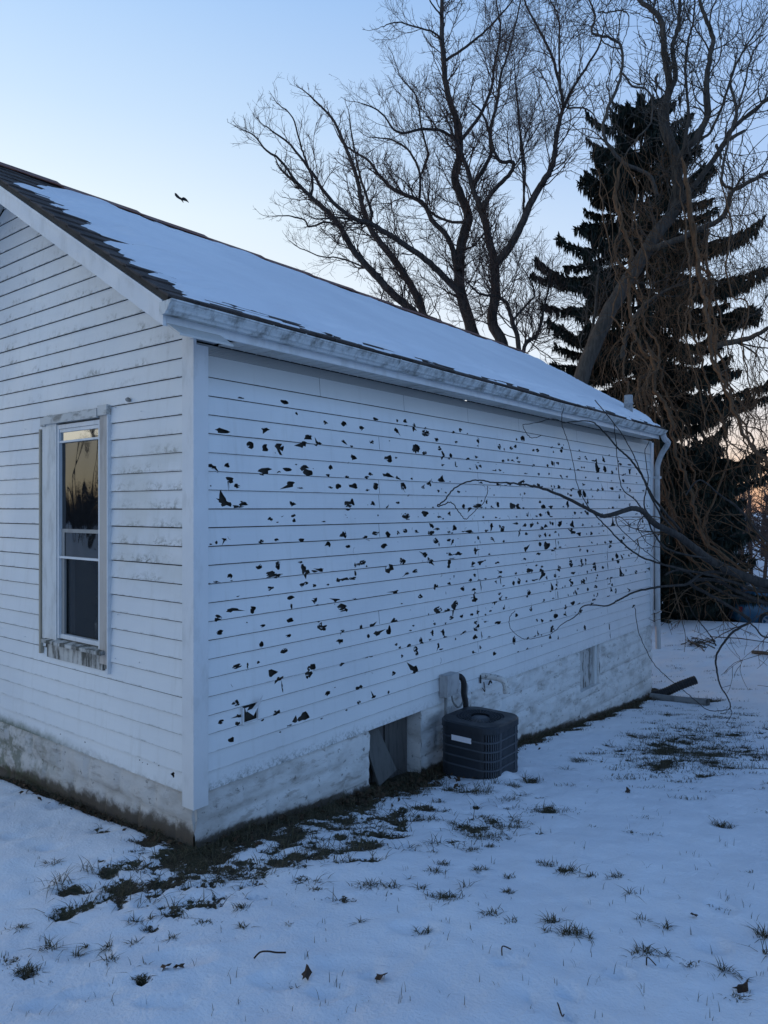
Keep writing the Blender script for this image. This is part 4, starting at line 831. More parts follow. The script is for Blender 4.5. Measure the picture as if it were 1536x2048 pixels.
maple('bare leftmost tree of thin leaning stems rising just above the snowy ridge', [
 (z1("1010 3000,980 2400,930 1900,880 1600,830 1520,740 1440,650 1340,560 1240,500 1130,430 1045,350 975,285 910,210 850"), 26, 6, (0, -1)),
 (z1("350 975,360 900,330 800,300 720,260 580,180 510"), 7, 2.5, (-.8, -1.4)), (z1("285 910,195 790,130 745,70 670,5 640"), 7, 2.5, (-1, -1.5)),
 (z1("1010 3000,990 2300,940 1750,915 1610,890 1500,800 1340,700 1210,640 1120,600 1000,580 880,520 720,450 580,330 460"), 26, 4, (0, 1.2)),
 (z1("640 1120,650 1050,620 950,590 850,560 700,540 560"), 9, 3, (.6, 1)), (z1("500 1130,430 1100,345 1125,320 1090,240 1070,165 1070"), 6, 2.5, (-.6, -.8)),
 (z1("700 1360,600 1320,500 1280,400 1270,300 1230,240 1190"), 5, 2, (.3, .8)), (z1("830 1560,740 1560,700 1500,720 1420"), 6, 3, (0, -.3))], 20.5, zb_(20.5, 890), tw=.72, dens=.85)
maple('bare tallest middle tree with pale forking trunk and wide left limb', [
 (z1("1330 3000,1280 2300,1200 1750,1170 1700,1130 1570,1095 1460,1085 1350,1100 1200,1130 1080,1090 960,1065 880,1090 760,1080 620,1030 470,1010 330,1000 150,1000 0,985 -150,990 -330"), 36, 6, (0, 1)),
 (z1("1095 1460,1000 1360,900 1270,780 1190,650 1110,560 1080,440 980,360 860,250 720,120 620"), 17, 3, (0, -2)), (z1("650 1110,560 1085,470 1080,385 1085"), 7, 4, (-1, -1.2)),
 (z1("1085 1340,1030 1180,950 1090,900 1000,780 950,700 880,640 800,520 720,470 640"), 15, 3, (.2, 2)), (z1("1085 700,1000 650,900 640,780 655,700 560,600 510"), 9, 3, (.5, -1)),
 (z1("890 980,890 850,830 740,740 690,640 680"), 8, 3, (1, 2)), (z1("900 860,930 760,900 640,870 470,800 390,760 280"), 7, 2.5, (1, .2)), (z1("1090 700,1170 600,1240 460,1260 330,1290 150,1270 0,1280 -150"), 10, 3, (.5, 2)),
 (z1("1020 300,1120 230,1220 150,1320 40,1400 -60"), 8, 3, (.8, 1.5)), (z1("1000 200,960 160,860 130,780 110,700 135"), 6, 2.5, (.8, 0)), (z1("1000 80,950 20,920 -60"), 5, 3, (.8, 0)), (z1("1115 1100,1000 1085,850 960,900 860"), 8, 3, (0, 1.5)), (z1("1040 1660,1000 1600,975 1585"), 10, 9, (-.5, -.5))], 20.0, zb_(20, 960))
maple('bare dark tree with low fork and long right limb beside the spruce', [
 (z1("1330 3000,1330 2300,1310 1760,1250 1600,1265 1450,1260 1310,1230 1170,1200 1050,1160 950,1120 820,1070 700,1010 560"), 34, 4, (0, 1)),
 (z1("1205 1040,1250 950,1330 870,1355 805,1290 800,1260 750,1230 640,1200 560,1150 510"), 13, 4, (.5, -.6)), (z1("1160 920,1240 770,1240 650,1280 480,1290 380,1330 260,1380 50,1400 -100"), 11, 3, (.8, 1.6)),
 (z1("1265 1310,1340 1220,1400 1100,1430 1030,1490 920,1530 860")+z2("240 1050,300 950,320 800,340 700,370 600,440 470,560 280,600 150"), 21, 3, (0, -1)), (z2("365 610,345 500,300 330,230 180,150 30,130 -100"), 9, 3, (-.9, -1.5)), (z2("345 480,340 330,335 100,290 0,280 -120"), 6, 2.5, (-1, 0)),
 (z1("1390 2400,1385 1770,1350 1600,1325 1510,1275 1470,1190 1455,1130 1400"), 14, 4, (0, -.5)), (z1("1350 1590,1430 1500,1460 1440,1390 1310"), 7, 3, (-.2, .4)), (z1("1400 2400,1400 1770,1470 1660,1510 1520,1540 1350"), 12, 4, (-.3, .5)),
 (z1("1405 1050,1410 800,1380 600,1370 420"), 6, 2.5, (0, 1)), (z2("140 1160,110 700,90 500,80 330"), 5, 2, (0, .6)), (z1("1215 1150,1130 1230,1010 1190"), 6, 3, (.2, .8)), (z2("385 620,500 625,560 700"), 5, 2, (-.9, -1.3))], 19.0, zb_(19, 1010))

def curly(mb, p, d, L, r, curl=.55, grav=-.03, side=5, r1=.003, kids=0):
    n = max(6, int(L/.07)); pts = [p.copy()]; ph = rnd(0, 6.28); fr = rnd(3.2, 5.5); ax1 = rvec(); ax2 = d.cross(ax1).normalized() if d.cross(ax1).length > .1 else rvec()
    dr = []
    for i in range(n):
        s = i*L/n; q = (d+ax1*curl*sin(fr*s+ph)+ax2*curl*.7*cos(fr*1.37*s+ph*2)+rvec()*.10).normalized(); d = (d+Vector((0, 0, grav))+rvec()*.05).normalized(); pts.append(pts[-1]+q*(L/n)); dr.append(q)
    mb.tube(pts, [r+(r1-r)*i/n for i in range(n+1)], side, False)
    for _ in range(kids):
        i = random.randrange(n//5, n); nd = (dr[i]+rvec()*.8).normalized(); curly(mb, pts[i], nd, L*rnd(.25, .5), max(.004, r*.5), curl*1.15, grav, 4 if r > .012 else 3, r1, kids//3 if kids > 3 else 0)
    return pts
def z3(txt): return [(1000+float(a.split()[0])*.349, 550+float(a.split()[1])*.349) for a in txt.split(',')]
def z4(txt): return [(1100+float(a.split()[0])*.2838, 950+float(a.split()[1])*.2838) for a in txt.split(',')]
def willow_back():
    T = 16.0; tr = thing('curly_willow', 'tall curly willow with thick leaning grey trunk in front of the spruce', 'tree', zb_(T, 1135), 'curly willows by the far corner')
    mt = MB(); mc = MB(); mo = MB()
    HP = []
    limbs = [([(1110, 1150), (1125, 950), (1150, 800), (1170, 735)]+z2("620 1800,700 1660,800 1500,900 1340,980 1230,1015 1130,1015 1000,1000 880,960 780,930 660,950 580,970 500,940 300,920 110,800 0,760 -100"), 46, 9, (0, .6)),
     (z2("965 520,1005 450,990 280,1020 150,1030 0,1040 -120"), 15, 7, (.4, .8)), (z2("1020 950,1060 860,1120 800,1190 650,1180 500,1200 350,1220 220,1180 100,1140 0,1120 -120"), 20, 6, (.2, -.6)),
     (z2("1000 1200,1090 1090,1200 950,1290 810,1350 720,1450 640,1540 560,1640 500"), 17, 6, (.2, -1.2)), (z2("850 1430,1000 1380,1130 1320,1280 1240,1330 1100,1440 1040,1540 980,1650 900"), 17, 6, (0, -1.5)), (z2("1330 1080,1270 1040,1300 850,1380 560,1450 300,1536 200"), 8, 3, (-.8, -1)),
     (z2("900 1120,850 1000,720 940,640 860,590 750,620 620,690 450,700 280,640 220,530 190,545 90,520 20,510 -60"), 11, 4, (-.3, -1.4)), (z2("700 420,760 490,860 530,865 700,780 800,715 900"), 6, 3, (-1.4, -1)), (z2("700 280,600 250,540 160,480 140,430 150"), 4, 2, (-1.3, -1.5)), (z2("560 70,640 70,700 60,740 110,720 200,700 260"), 4, 1.6, (-1.3, -1.6)),
     (z2("1050 870,1080 650,1060 400,1075 250,1110 100,1120 -80"), 9, 4, (0, .8)), (z2("1350 720,1350 600,1320 460,1390 300,1500 200"), 8, 3, (-.7, 0)), (z3("700 480,730 330,800 200,900 120,1000 60"), 12, 6, (-.3, -1)), (z2("1150 800,1215 740,1290 560,1340 400,1420 250,1536 100"), 8, 3, (0, -.5)),
     (z3("1200 420,1300 390,1400 370,1480 340,1560 290"), 16, 9, (-1, -2)), (z2("1290 810,1400 750"), 10, 8, (-.6, -.6)), (z2("900 500,890 450,905 425"), 8, 5, (.3, .3)), (z2("1240 830,1270 910"), 8, 7, (-.4, -.6)),
     (z3("430 630,470 500,540 250,560 0"), 10, 7, (0, .5))]
    for px, w0, w1, dt in limbs:
        c = limb_pts(px, T+dt[0], T+dt[1], .014); n = len(c); HP += c[n//3:]; R = taper(n, w0*.76/2/FP*T, w1*.66/2/FP*T); mt.tube(c, R, 9 if w0 > 12 else 6)
        L = sum((c[i+1]-c[i]).length for i in range(n-1))
        for _ in range(int(L*4.2)):
            i = random.randrange(n//4, n-1); dd = (c[i+1]-c[i]).normalized()
            if c[i].z > 14.5: continue
            curly(mc, c[i], (dd+rvec()*.9+Vector((.05, 0, .25))).normalized(), rnd(.8, 2.2), max(.007, min(.02, R[i]*.4)), .5, .015, 4, .0035, 6)
    # hanging bunches of orange-brown shoots
    B = [(z2("700 900,660 1100,690 1250,740 1400,745 1560")+z3("740 30,750 200,760 300,820 430,880 520,830 650,850 800,900 1000,960 1290")+[(1352, 1075), (1392, 1125), (1450, 1170)], 11, (-1, -5)),
         (z2("1040 900,1080 1100,1110 1350,1140 1560")+z3("1150 0,1165 100,1180 180,1190 300,1220 480,1280 620,1350 800,1430 970,1560 1100"), 12, (-.6, -5)), (z3("830 380,890 520,880 650,950 760,990 900,1010 1040,1080 1200")+[(1392, 1030), (1420, 1090), (1500, 1150)], 10, (-2.6, -5)),
         (z2("1090 1150,1120 1350,1150 1600")+z3("1130 60,1100 160,1090 300,1140 420,1180 600,1250 780,1290 900,1300 1060")+z4("1080 400,1200 560,1400 700"), 7, (-.8, -5)), (z2("1200 1250,1180 1450,1210 1650")+z3("1200 200,1230 400,1300 560,1320 700,1400 860,1470 1000,1500 1200"), 8, (-.8, -4.5)),
         (z3("880 420,860 540,800 600,810 700,850 900,880 1100")+z4("760 100,860 220,920 380"), 8, (-2.5, -4.5)), (z2("560 970,580 1150,620 1400,660 1560")+z3("700 150,690 330,720 420,800 520"), 4, (-1, -2.4)), (z3("720 430,700 560,740 640,700 760,720 900,800 1060,860 1240"), 5, (-3, -4.5)),
         (z2("1010 1000,1060 1250,1080 1500")+z3("1090 100,1060 300,1100 520,1160 760,1210 960"), 5, (-.6, -4)), (z2("720 950,790 1080,770 1250,830 1450")+z3("860 120,800 260,760 330"), 5, (-.8, -2.4)), (z2("1230 960,1330 1250,1300 1500,1330 1700")+z3("1420 160,1390 420,1450 700,1500 900"), 5, (-1, -4))]
    for px, w, dt in B:
        base = [(x, y) for x, y in px]; m = 4 if w > 9 else 2
        for k in range(m):
            o = (rnd(-20, 20), rnd(-14, 14)) if k else (0, 0); t0 = T+dt[0]+rnd(-.4, .4); t1 = T+dt[1]+rnd(-.8, .8); a_ = random.randrange(0, max(1, len(base)//3)) if k else 0
            q = [(x+o[0]*rnd(-.4, 1.8), y+o[1]*rnd(0, 1.5)) for x, y in base][a_:]; c = limb_pts(q, t0, t1, .03); n = len(c); ww = w*.80*(1 if k == 0 else rnd(.3, .6)); R = taper(n, ww/2/FP*(T-2), ww*.5/2/FP*(T-4)); R = [r*min(1, .35+i/6) for i, r in enumerate(R)]; mo.tube(c, R, 7)
            for _ in range(8):
                i = random.randrange(2, n-1); dd = (c[i+1]-c[i]).normalized(); curly(mo, c[i], (dd+rvec()*.8).normalized(), rnd(.5, 1.6), max(.004, R[i]*.4), .6, -.02, 4, .0028, 3)
    hang = [q for q in HP if 1180 < proj(*q)[0] < 1600 and 250 < proj(*q)[1] < 760]
    for _ in range(150):                  # long curly shoots hanging from the limbs
        p = random.choice(hang); curly(mo, p, Vector((rnd(-.1, .35), rnd(-.5, .1), -1)).normalized(), rnd(1.2, 3.6), rnd(.004, .009), .62, -.03, 4, .0028, 5)
    mt.build('trunk', WBARK, tr, True); mc.build('twigs', WBARK, tr, True); mo.build('hanging_shoots', WTWIG, tr, True)
def willow_front():
    tx, ty, tz = zb_(9.6, 1790); tr = thing('curly_willow', 'near curly willow whose bare crooked limbs reach across the long wall', 'tree', (tx, ty, tz), 'curly willows by the far corner')
    mt = MB(); mc = MB()
    tp = cr([Vector((tx, ty, tz-.1)), Vector((tx-.05, ty+.05, tz+.8)), Vector((tx+.05, ty, tz+1.7)), Vector((tx-.05, ty+.1, tz+3)), Vector((tx+.2, ty+.1, tz+4.6)), Vector((tx+.1, ty-.2, tz+6.5))], 5); mt.tube(tp, taper(len(tp), .24, .07), 12)
    hub = (1780, 1255)
    L = [([hub, (1660, 1205), (1536, 1168), (1480, 1150), (1420, 1120), (1384, 1092), (1350, 1068), (1310, 1048), (1285, 1022), (1258, 1018), (1214, 1032), (1180, 1020), (1120, 990), (1070, 973), (1020, 966), (985, 965), (960, 960), (930, 965), (905, 980), (890, 1000), (876, 1010)], 30, 4.0, 9.6, 5.7),
         ([(876, 1010), (876, 1013), (888, 1009), (897, 1004), (906, 1008), (918, 1024), (927, 1036), (934, 1037), (950, 1022), (968, 1003), (975, 982), (974, 972)], 3.6, 2.0, 5.7, 5.5),
         ([(1700, 1215), (1536, 1185), (1470, 1165), (1420, 1150), (1370, 1140), (1320, 1127), (1280, 1112), (1243, 1084), (1215, 1055), (1190, 1030), (1172, 1005), (1155, 970), (1143, 910), (1132, 872), (1123, 845), (1127, 815)], 9, 2.0, 9.4, 6.8),
         ([(1420, 1118), (1340, 1100), (1310, 1070), (1290, 1030), (1270, 1000), (1245, 978), (1236, 930), (1232, 880), (1228, 850)], 6, 2.4, 8.6, 7.4), ([(1370, 1080), (1330, 1040), (1300, 990), (1280, 940), (1262, 900), (1240, 862), (1190, 800)], 6, 2.6, 8.5, 7.6),
         ([(1360, 1060), (1310, 1000), (1283, 950), (1262, 920), (1240, 900), (1205, 862), (1180, 842), (1130, 845), (1107, 838), (1060, 848), (1046, 850), (1053, 866), (1064, 876), (1082, 872)], 7, 1.8, 8.6, 6.3), ([(1310, 1048), (1288, 1010), (1296, 960), (1290, 905), (1300, 880)], 5, 2, 8.4, 8.0),
         ([(1650, 1205), (1536, 1180), (1470, 1150), (1410, 1145), (1375, 1168), (1335, 1172), (1310, 1175), (1270, 1184), (1240, 1198), (1215, 1211), (1170, 1211), (1152, 1232), (1125, 1248), (1100, 1268), (1055, 1278), (1028, 1266), (1018, 1247), (1022, 1230), (1030, 1222)], 10, 1.6, 9.4, 6.3),
         ([(1233, 1027), (1233, 1045), (1245, 1062), (1265, 1080), (1290, 1102), (1320, 1125)], 3, 2, 8.0, 8.6), ([(1288, 1032), (1277, 1045), (1278, 1062), (1300, 1090), (1330, 1094)], 3, 2, 8.0, 8.4),
         ([(1700, 1230), (1536, 1205), (1460, 1190), (1400, 1160), (1360, 1140), (1330, 1150)], 12, 5, 9.5, 9.0), ([(1700, 1240), (1560, 1215), (1480, 1185), (1430, 1160), (1380, 1165), (1420, 1190), (1470, 1220), (1500, 1240), (1480, 1255), (1465, 1265), (1450, 1283), (1433, 1312), (1434, 1345), (1441, 1372), (1455, 1395), (1461, 1415), (1445, 1421), (1415, 1420), (1388, 1398), (1360, 1375), (1330, 1350), (1308, 1328), (1290, 1295), (1277, 1262), (1270, 1215)], 11, 2.0, 9.4, 7.6),
         ([(1460, 1415), (1463, 1428), (1453, 1445)], 2.5, 1.5, 8.3, 8.2), ([(1432, 1292), (1420, 1270), (1400, 1245), (1385, 1225), (1372, 1195)], 4, 2, 8.9, 9.1), ([(1700, 1255), (1600, 1250), (1536, 1275), (1510, 1255), (1470, 1215)], 8, 4, 9.5, 9.3),
         ([(1700, 1190), (1600, 1100), (1536, 1085), (1480, 1020), (1440, 990), (1400, 960), (1372, 990)], 11, 4, 9.8, 9.0)]
    for px, w0, w1, t0, t1 in L:
        c = limb_pts(px, t0, t1, .004, 6); n = len(c); R = [ .72*(w0+(w1-w0)*min(1, (i/(n-1))*1.4))/2/FP*(t0+(t1-t0)*i/(n-1)) for i in range(n)]; mt.tube(c, R, 8)
        if w0 > 6:
            for _ in range(int(2+w0*.3)):
                i = random.randrange(1, max(3, n//2)); dd = (c[i+1]-c[i]).normalized()
                if proj(*c[i])[0] < 1330: continue
                curly(mc, c[i], (dd+rvec()*.9).normalized(), rnd(.4, 1.1), max(.004, min(.012, R[i]*.5)), .6, -.01, 4, .0025, 4)
    for i in range(6, len(tp)-2):
        for _ in range(2): curly(mc, tp[i], (rvec()+Vector((0, 0, .5))).normalized(), rnd(1.5, 3), .03, .4, .02, 6, .006, 7)
    mt.build('trunk', WGREY, tr, True); mc.build('twigs', WTWIG, tr, True)
willow_back(); willow_front()

def spruce(label, T, px, top_py, base_py, halfw, seed, dens=1.0):
    rs = random.Random(seed); q = P(px, base_py, T); bz0 = float(gbase(q.x, q.y))-.1; zt = P(px, top_py, T).z; Hh = zt-bz0; W = halfw/FP*T
    tr = thing('spruce_tree', label, 'tree', (q.x, q.y, bz0), 'dark spruces behind the far corner')
    mt = MB(); mt.tube([Vector((q.x, q.y, bz0+Hh*s)) for s in (0, .3, .6, .9, 1)], [.24, .18, .11, .04, .01], 8); mt.build('trunk', BARK, tr, True)
    PY = [top_py+(base_py-top_py)*k for k in (0, .03, .06, .10, .15, .20, .25, .30, .40, .6, .8, 1)]; PH = [16, 70, 95, 115, 135, 165, 195, 225, 240, 232, 222, 205]
    mb = MB()
    def spray(p, d, l, w):
        s = Vector((-d.y, d.x, 0)); s = s.normalized() if s.length > .05 else Vector((1, 0, 0)); s = Matrix.Rotation(rs.uniform(0, 3.14), 3, d.normalized()) @ s
        a = p; m = p+d*l*.55; e = p+d*l; n = len(mb.v)
        mb.v += [tuple(a-s*w*.35), tuple(a+s*w*.35), tuple(m+s*w*.5), tuple(m-s*w*.5), tuple(e)]; mb.f += [(n, n+1, n+2, n+3), (n+3, n+2, n+4)]
    z = .03
    while z < .985:
        rel = z; prof = float(np.interp(top_py+(base_py-top_py)*(1-rel), PY, PH))/235.0
        nb = 9 if rel < .9 else 7; off = rs.uniform(0, 6.28)
        for k in range(nb):
            if rs.random() < .07: continue
            az = off+2*pi*k/nb+rs.uniform(-.5, .5); Lb = W*prof*rs.uniform(.62, 1.12); h = bz0+Hh*z+rs.uniform(-.22, .22); o = Vector((cos(az), sin(az), 0)); pts = []
            drop = rs.uniform(.10, .34) if rel < .8 else rs.uniform(-.02, .16); upt = rs.uniform(.14, .44); n = 10
            for i in range(n+1):
                s = i/n; pts.append(Vector((q.x, q.y, h))+o*Lb*s+Vector((0, 0, Lb*(-drop*s*1.7+upt*s**3))))
            mb.tube(pts, [.035*(1-s/n*.8) for s in range(n+1)], 4, False)
            side = Vector((-o.y, o.x, 0)); m = int(Lb/.022*dens)
            for _ in range(m):
                s = rs.uniform(.10, 1)**.8; i = min(n-1, int(s*n)); p = pts[i].lerp(pts[i+1], s*n-i); dd = (pts[i+1]-pts[i]).normalized()
                for sg in (-1, 1):       # side sprays spread out and hang
                    l = rs.uniform(.16, .42)*(1.15-.6*s)*(1 if rel < .85 else .7); e = p+(side*sg*rs.uniform(.3, 1)+dd*rs.uniform(.2, .8)+Vector((0, 0, rs.uniform(-.25, .15)))).normalized()*l*.8
                    spray(p, (e-p).normalized(), l, .042)
                    for _k in range(2): spray(p.lerp(e, rs.uniform(.3, 1)), Vector((rs.uniform(-.25, .25), rs.uniform(-.25, .25), -1)).normalized(), rs.uniform(.12, .42)*(1.1-.5*s), .034)
                spray(p, (dd*.6+Vector((rs.uniform(-.4, .4), rs.uniform(-.4, .4), rs.uniform(.0, .6)))).normalized(), rs.uniform(.10, .22), .06)
        z += .031 if rel < .8 else .022
    for _ in range(60): spray(Vector((q.x, q.y, zt-rs.uniform(0, .5))), Vector((rs.uniform(-.6, .6), rs.uniform(-.6, .6), 1)).normalized(), rs.uniform(.15, .4), .06)
    mb.build('foliage', NEEDLE, tr)
spruce('tall dark spruce with drooping boughs behind the curly willow', 20.7, 1282, 200, 1236, 235, 4)
spruce('lower dark spruce at right behind the hanging willow shoots', 24.5, 1410, 880, 1225, 78, 9, .8)

# far woods: one mass, seen as a thin dark fringe on the horizon
def far_woods():
    mb = MB(); rs = random.Random(21)
    def stem(p, h):
        top = p+Vector((rs.uniform(-.1, .1)*h, rs.uniform(-.1, .1)*h, h)); mb.tube([p, p.lerp(top, .5)+rvec()*.1*h*.3, top], [h*.016, h*.011, h*.003], 4, False)
        for _ in range(22):
            s = rs.uniform(.12, 1); b = p.lerp(top, s); d = Vector((rs.uniform(-1, 1), rs.uniform(-1, 1), rs.uniform(.1, 1))).normalized(); l = h*rs.uniform(.12, .38)*(1.15-.7*s); e = b+d*l
            mb.tube([b, b+d*l*.5+rvec()*.05*l, e], [h*.006, h*.004, h*.002], 3, False)
            for _k in range(3): g = b.lerp(e, rs.uniform(.3, 1)); mb.tube([g, g+(d+rvec()).normalized()*l*.5], [h*.003, h*.0015], 3, False)
    for _ in range(340):
        t = rs.uniform(38, 95); px = rs.uniform(1230, 2300); q = P(px, 1017, t); stem(Vector((q.x, q.y, float(gbase(q.x, q.y))-.2)), rs.uniform(3.5, 8.5))
    for _ in range(150):                      # beyond the gable end, what the window mirrors
        a = radians(rs.uniform(88, 140)); R = rs.uniform(38, 70); x, y = R*cos(a), R*sin(a); stem(Vector((x, y, float(gbase(x, y))-.2)), rs.uniform(2.2, 4.5))
    for (a0, a1, R, h) in ((86, 142, 75, 4.6), (-40, 24, 110, 5.0)):     # thick hedge-like underwood
        n = 160
        for i in range(n):
            a = radians(a0+(a1-a0)*i/n); r = R+rs.uniform(-6, 6); x, y = r*cos(a), r*sin(a); g = float(gbase(x, y)); hh = h*rs.uniform(.5, 1)
            for _ in range(26): p = Vector((x+rs.uniform(-1, 1), y+rs.uniform(-1, 1), g)); mb.tube([p, p+Vector((rs.uniform(-.8, .8), rs.uniform(-.8, .8), hh*rs.uniform(.5, 1)))], [.09, .02], 3, False)
    o = mb.build('far_woods', FARWOOD); tag(o, 'thin dark fringe of bare far woods on the horizon', 'woods', kind='stuff')
far_woods()
def reflected_tree():
    src = next(o for o in bpy.data.objects if o.name.startswith('bare_tree') and 'tallest' in o['label'])
    for (x, y, rz, s) in ((-17.2, 31, 1.2, .6), (-14.0, 33, 3.1, .55)):
        r = src.copy(); COL.objects.link(r); r.location = (x, y, float(gbase(x, y))-1.0); r.rotation_euler = (0, 0, rz); r.scale = (s, s, s); r['group'] = 'leafless trees mirrored in the window'; r['label'] = 'bare tree beyond the gable end, mirrored in the tall window glass'
        for c in src.children: k = c.copy(); COL.objects.link(k); k.parent = r
reflected_tree()

# ------------------------------------------------------------------ parked car at the right edge
def car():
    T = 23.0; q = P(1482, 1240, T); g = float(gbase(q.x+1.5, q.y-1.5)); d = Vector((RX, RY, 0)); e = Vector((FX, FY, 0)); Lc, Wc = 4.3, 1.7
    zc = P(1500, 1262, T).z; g = min(g, zc); cr_ = thing('parked_car', 'dark teal blue car parked beyond the snowy rise at right', 'car', (q.x, q.y, zc))
    paint = NT('teal car paint', .3, (.012, .065, .115), .5).m; dk = NT('car glass', .1, (.01, .012, .014), .5).m; rub = NT('tyre', .8, (.015, .015, .015)).m; rimm = NT('rim', .4, (.25, .25, .27), metal=.6).m; red = NT('tail lamp', .3, (.16, .015, .015)).m
    def W(l, w, h): return Vector((q.x, q.y, zc))+d*l+e*w+Vector((0, 0, h))
    def loft(name, prof, w0, w1, m, par, inset=0):     # side profile (l,h), extruded across with rounded edges
        mb = MB(); n = len(prof); cl = sum(p[0] for p in prof)/n; ch = sum(p[1] for p in prof)/n
        rows = [(w0, .90), (w0+.05, .97), (w0+.14, 1.0), (w1-.14, 1.0), (w1-.05, .97), (w1, .90)]
        for w, s in rows:
            for l, h in prof: mb.v.append(tuple(W(cl+(l-cl)*s, w, ch+(h-ch)*s)))
        for r in range(5):
            for i in range(n): j = (i+1) % n; mb.f.append((r*n+i, r*n+j, (r+1)*n+j, (r+1)*n+i))
        mb.f.append(tuple(range(n))[::-1]); mb.f.append(tuple(5*n+i for i in range(n))); return mb.build(name, m, par, True)
    loft('body', [(0, .28), (-.04, .45), (.0, .72), (.10, .86), (.9, .90), (2.7, .92), (3.6, .84), (4.15, .72), (4.28, .5), (4.22, .26), (3.9, .20), (.3, .20)], 0, Wc, paint, cr_)
    loft('cabin', [(.12, .84), (.30, 1.02), (.62, 1.34), (1.0, 1.43), (1.9, 1.42), (2.35, 1.28), (2.95, .90)], .12, Wc-.12, paint, cr_)
    for (a, b) in ((.50, 1.20), (1.28, 2.05), (2.12, 2.62)):
        mb = MB(); h1 = .95; t1 = 1.30 if b < 2.2 else 1.08; mb.poly([W(a, .105, h1), W(b, .105, h1), W(b-.10, .145, t1), W(a+.12, .145, t1+(.03 if b < 2.2 else .14))]); mb.build('side_window', dk, cr_)
    for (l, w) in ((.85, -.0), (3.45, -.0), (.85, Wc), (3.45, Wc)):
        mb = MB(); n = 24; s = -1 if w == 0 else 1
        for k in range(n):
            a0, a1 = 2*pi*k/n, 2*pi*(k+1)/n
            for (ra, wa, rb, wb) in ((.31, -.16, .31, .0), (.31, 0, .29, .03), (.29, .03, .20, .03)): mb.quad(W(l+ra*cos(a0), w+s*wa, .30+ra*sin(a0)), W(l+ra*cos(a1), w+s*wa, .30+ra*sin(a1)), W(l+rb*cos(a1), w+s*wb, .30+rb*sin(a1)), W(l+rb*cos(a0), w+s*wb, .30+rb*sin(a0)))
        wh = mb.build('wheel', rub, cr_)
        mb = MB()
        for k in range(n):
            a0, a1 = 2*pi*k/n, 2*pi*(k+1)/n; mb.quad(W(l+.20*cos(a0), w+s*.028, .30+.20*sin(a0)), W(l+.20*cos(a1), w+s*.028, .30+.20*sin(a1)), W(l+.16*cos(a1), w+s*.01, .30+.16*sin(a1)), W(l+.16*cos(a0), w+s*.01, .30+.16*sin(a0)))
        for k in range(5):
            a = 2*pi*k/5; c, s2 = cos(a), sin(a); mb.hexa([W(l-.03*s2, w+s*.015, .30+.03*c), W(l+.03*s2, w+s*.015, .30-.03*c), W(l+.17*c+.025*s2, w+s*.02, .30+.17*s2-.025*c), W(l+.17*c-.025*s2, w+s*.02, .30+.17*s2+.025*c)]+[W(l-.03*s2, w-s*.01, .30+.03*c), W(l+.03*s2, w-s*.01, .30-.03*c), W(l+.17*c+.025*s2, w-s*.01, .30+.17*s2-.025*c), W(l+.17*c-.025*s2, w-s*.01, .30+.17*s2+.025*c)])
        mb.build('rim', rimm, wh)
    mb = MB(); mb.hexa([W(-.05, .05, .60), W(.03, -.004, .60), W(.03, .02, .60), W(-.03, .08, .60), W(-.03, .05, .76), W(.05, -.004, .76), W(.05, .02, .76), W(-.01, .08, .76)]); mb.build('tail_lamp', red, cr_)
    mb = MB(); mb.box(0, 0, 0, 0, 0, 0); mb = MB(); n = 30
car()

# ------------------------------------------------------------------ bird
def bird():
    c = P(364, 399, 25); d = Vector((RX, RY, 0)); u = Vector((0, 0, 1)); f = Vector((FX, FY, 0)); k = 25/FP
    def at(px, py, w=0): return c+d*(px-364)*k+u*(399-py)*k+f*w
    b = thing('bird', 'small black bird flying in the pale sky above the roof', 'bird', tuple(c)); m = NT('black plumage', .7, (.008, .008, .010)).m
    mb = MB(); pts = [at(359, 396.4, -.06), at(361, 397.2, -.03), at(363, 398.4), at(364, 400.2, .02), at(364.8, 402.2, .04), at(366.2, 403.5, .05)]; mb.tube(cr(pts, 4), [.014+.022*sin(pi*min(1, (i+1)/16)) for i in range(21)], 8); mb.build('body', m, b, True)
    def wing(L, ch, name):
        mb = MB(); n = len(L)
        for i in range(n-1):
            p0, p1 = L[i], L[i+1]; c0, c1 = ch[i], ch[i+1]; mb.hexa([p0-f*.02+u*c0*.4, p0-u*c0*.6, p1-u*c1*.6, p1-f*.02+u*c1*.4, p0+f*.02+u*c0*.4, p0+f*.012-u*c0*.6, p1+f*.012-u*c1*.6, p1+f*.02+u*c1*.4])
        mb.build(name, m, b)
    wing([at(363.4, 398.4), at(365.6, 395.8, .05), at(369, 395.8, .10), at(372.2, 397.6, .14), at(374.8, 400.6, .17)], [.06, .11, .10, .07, .02], 'wing')
    wing([at(362, 398), at(359.5, 397.2, -.12), at(357, 396.2, -.24), at(355, 396.0, -.32)], [.05, .10, .13, .08], 'wing')
bird()

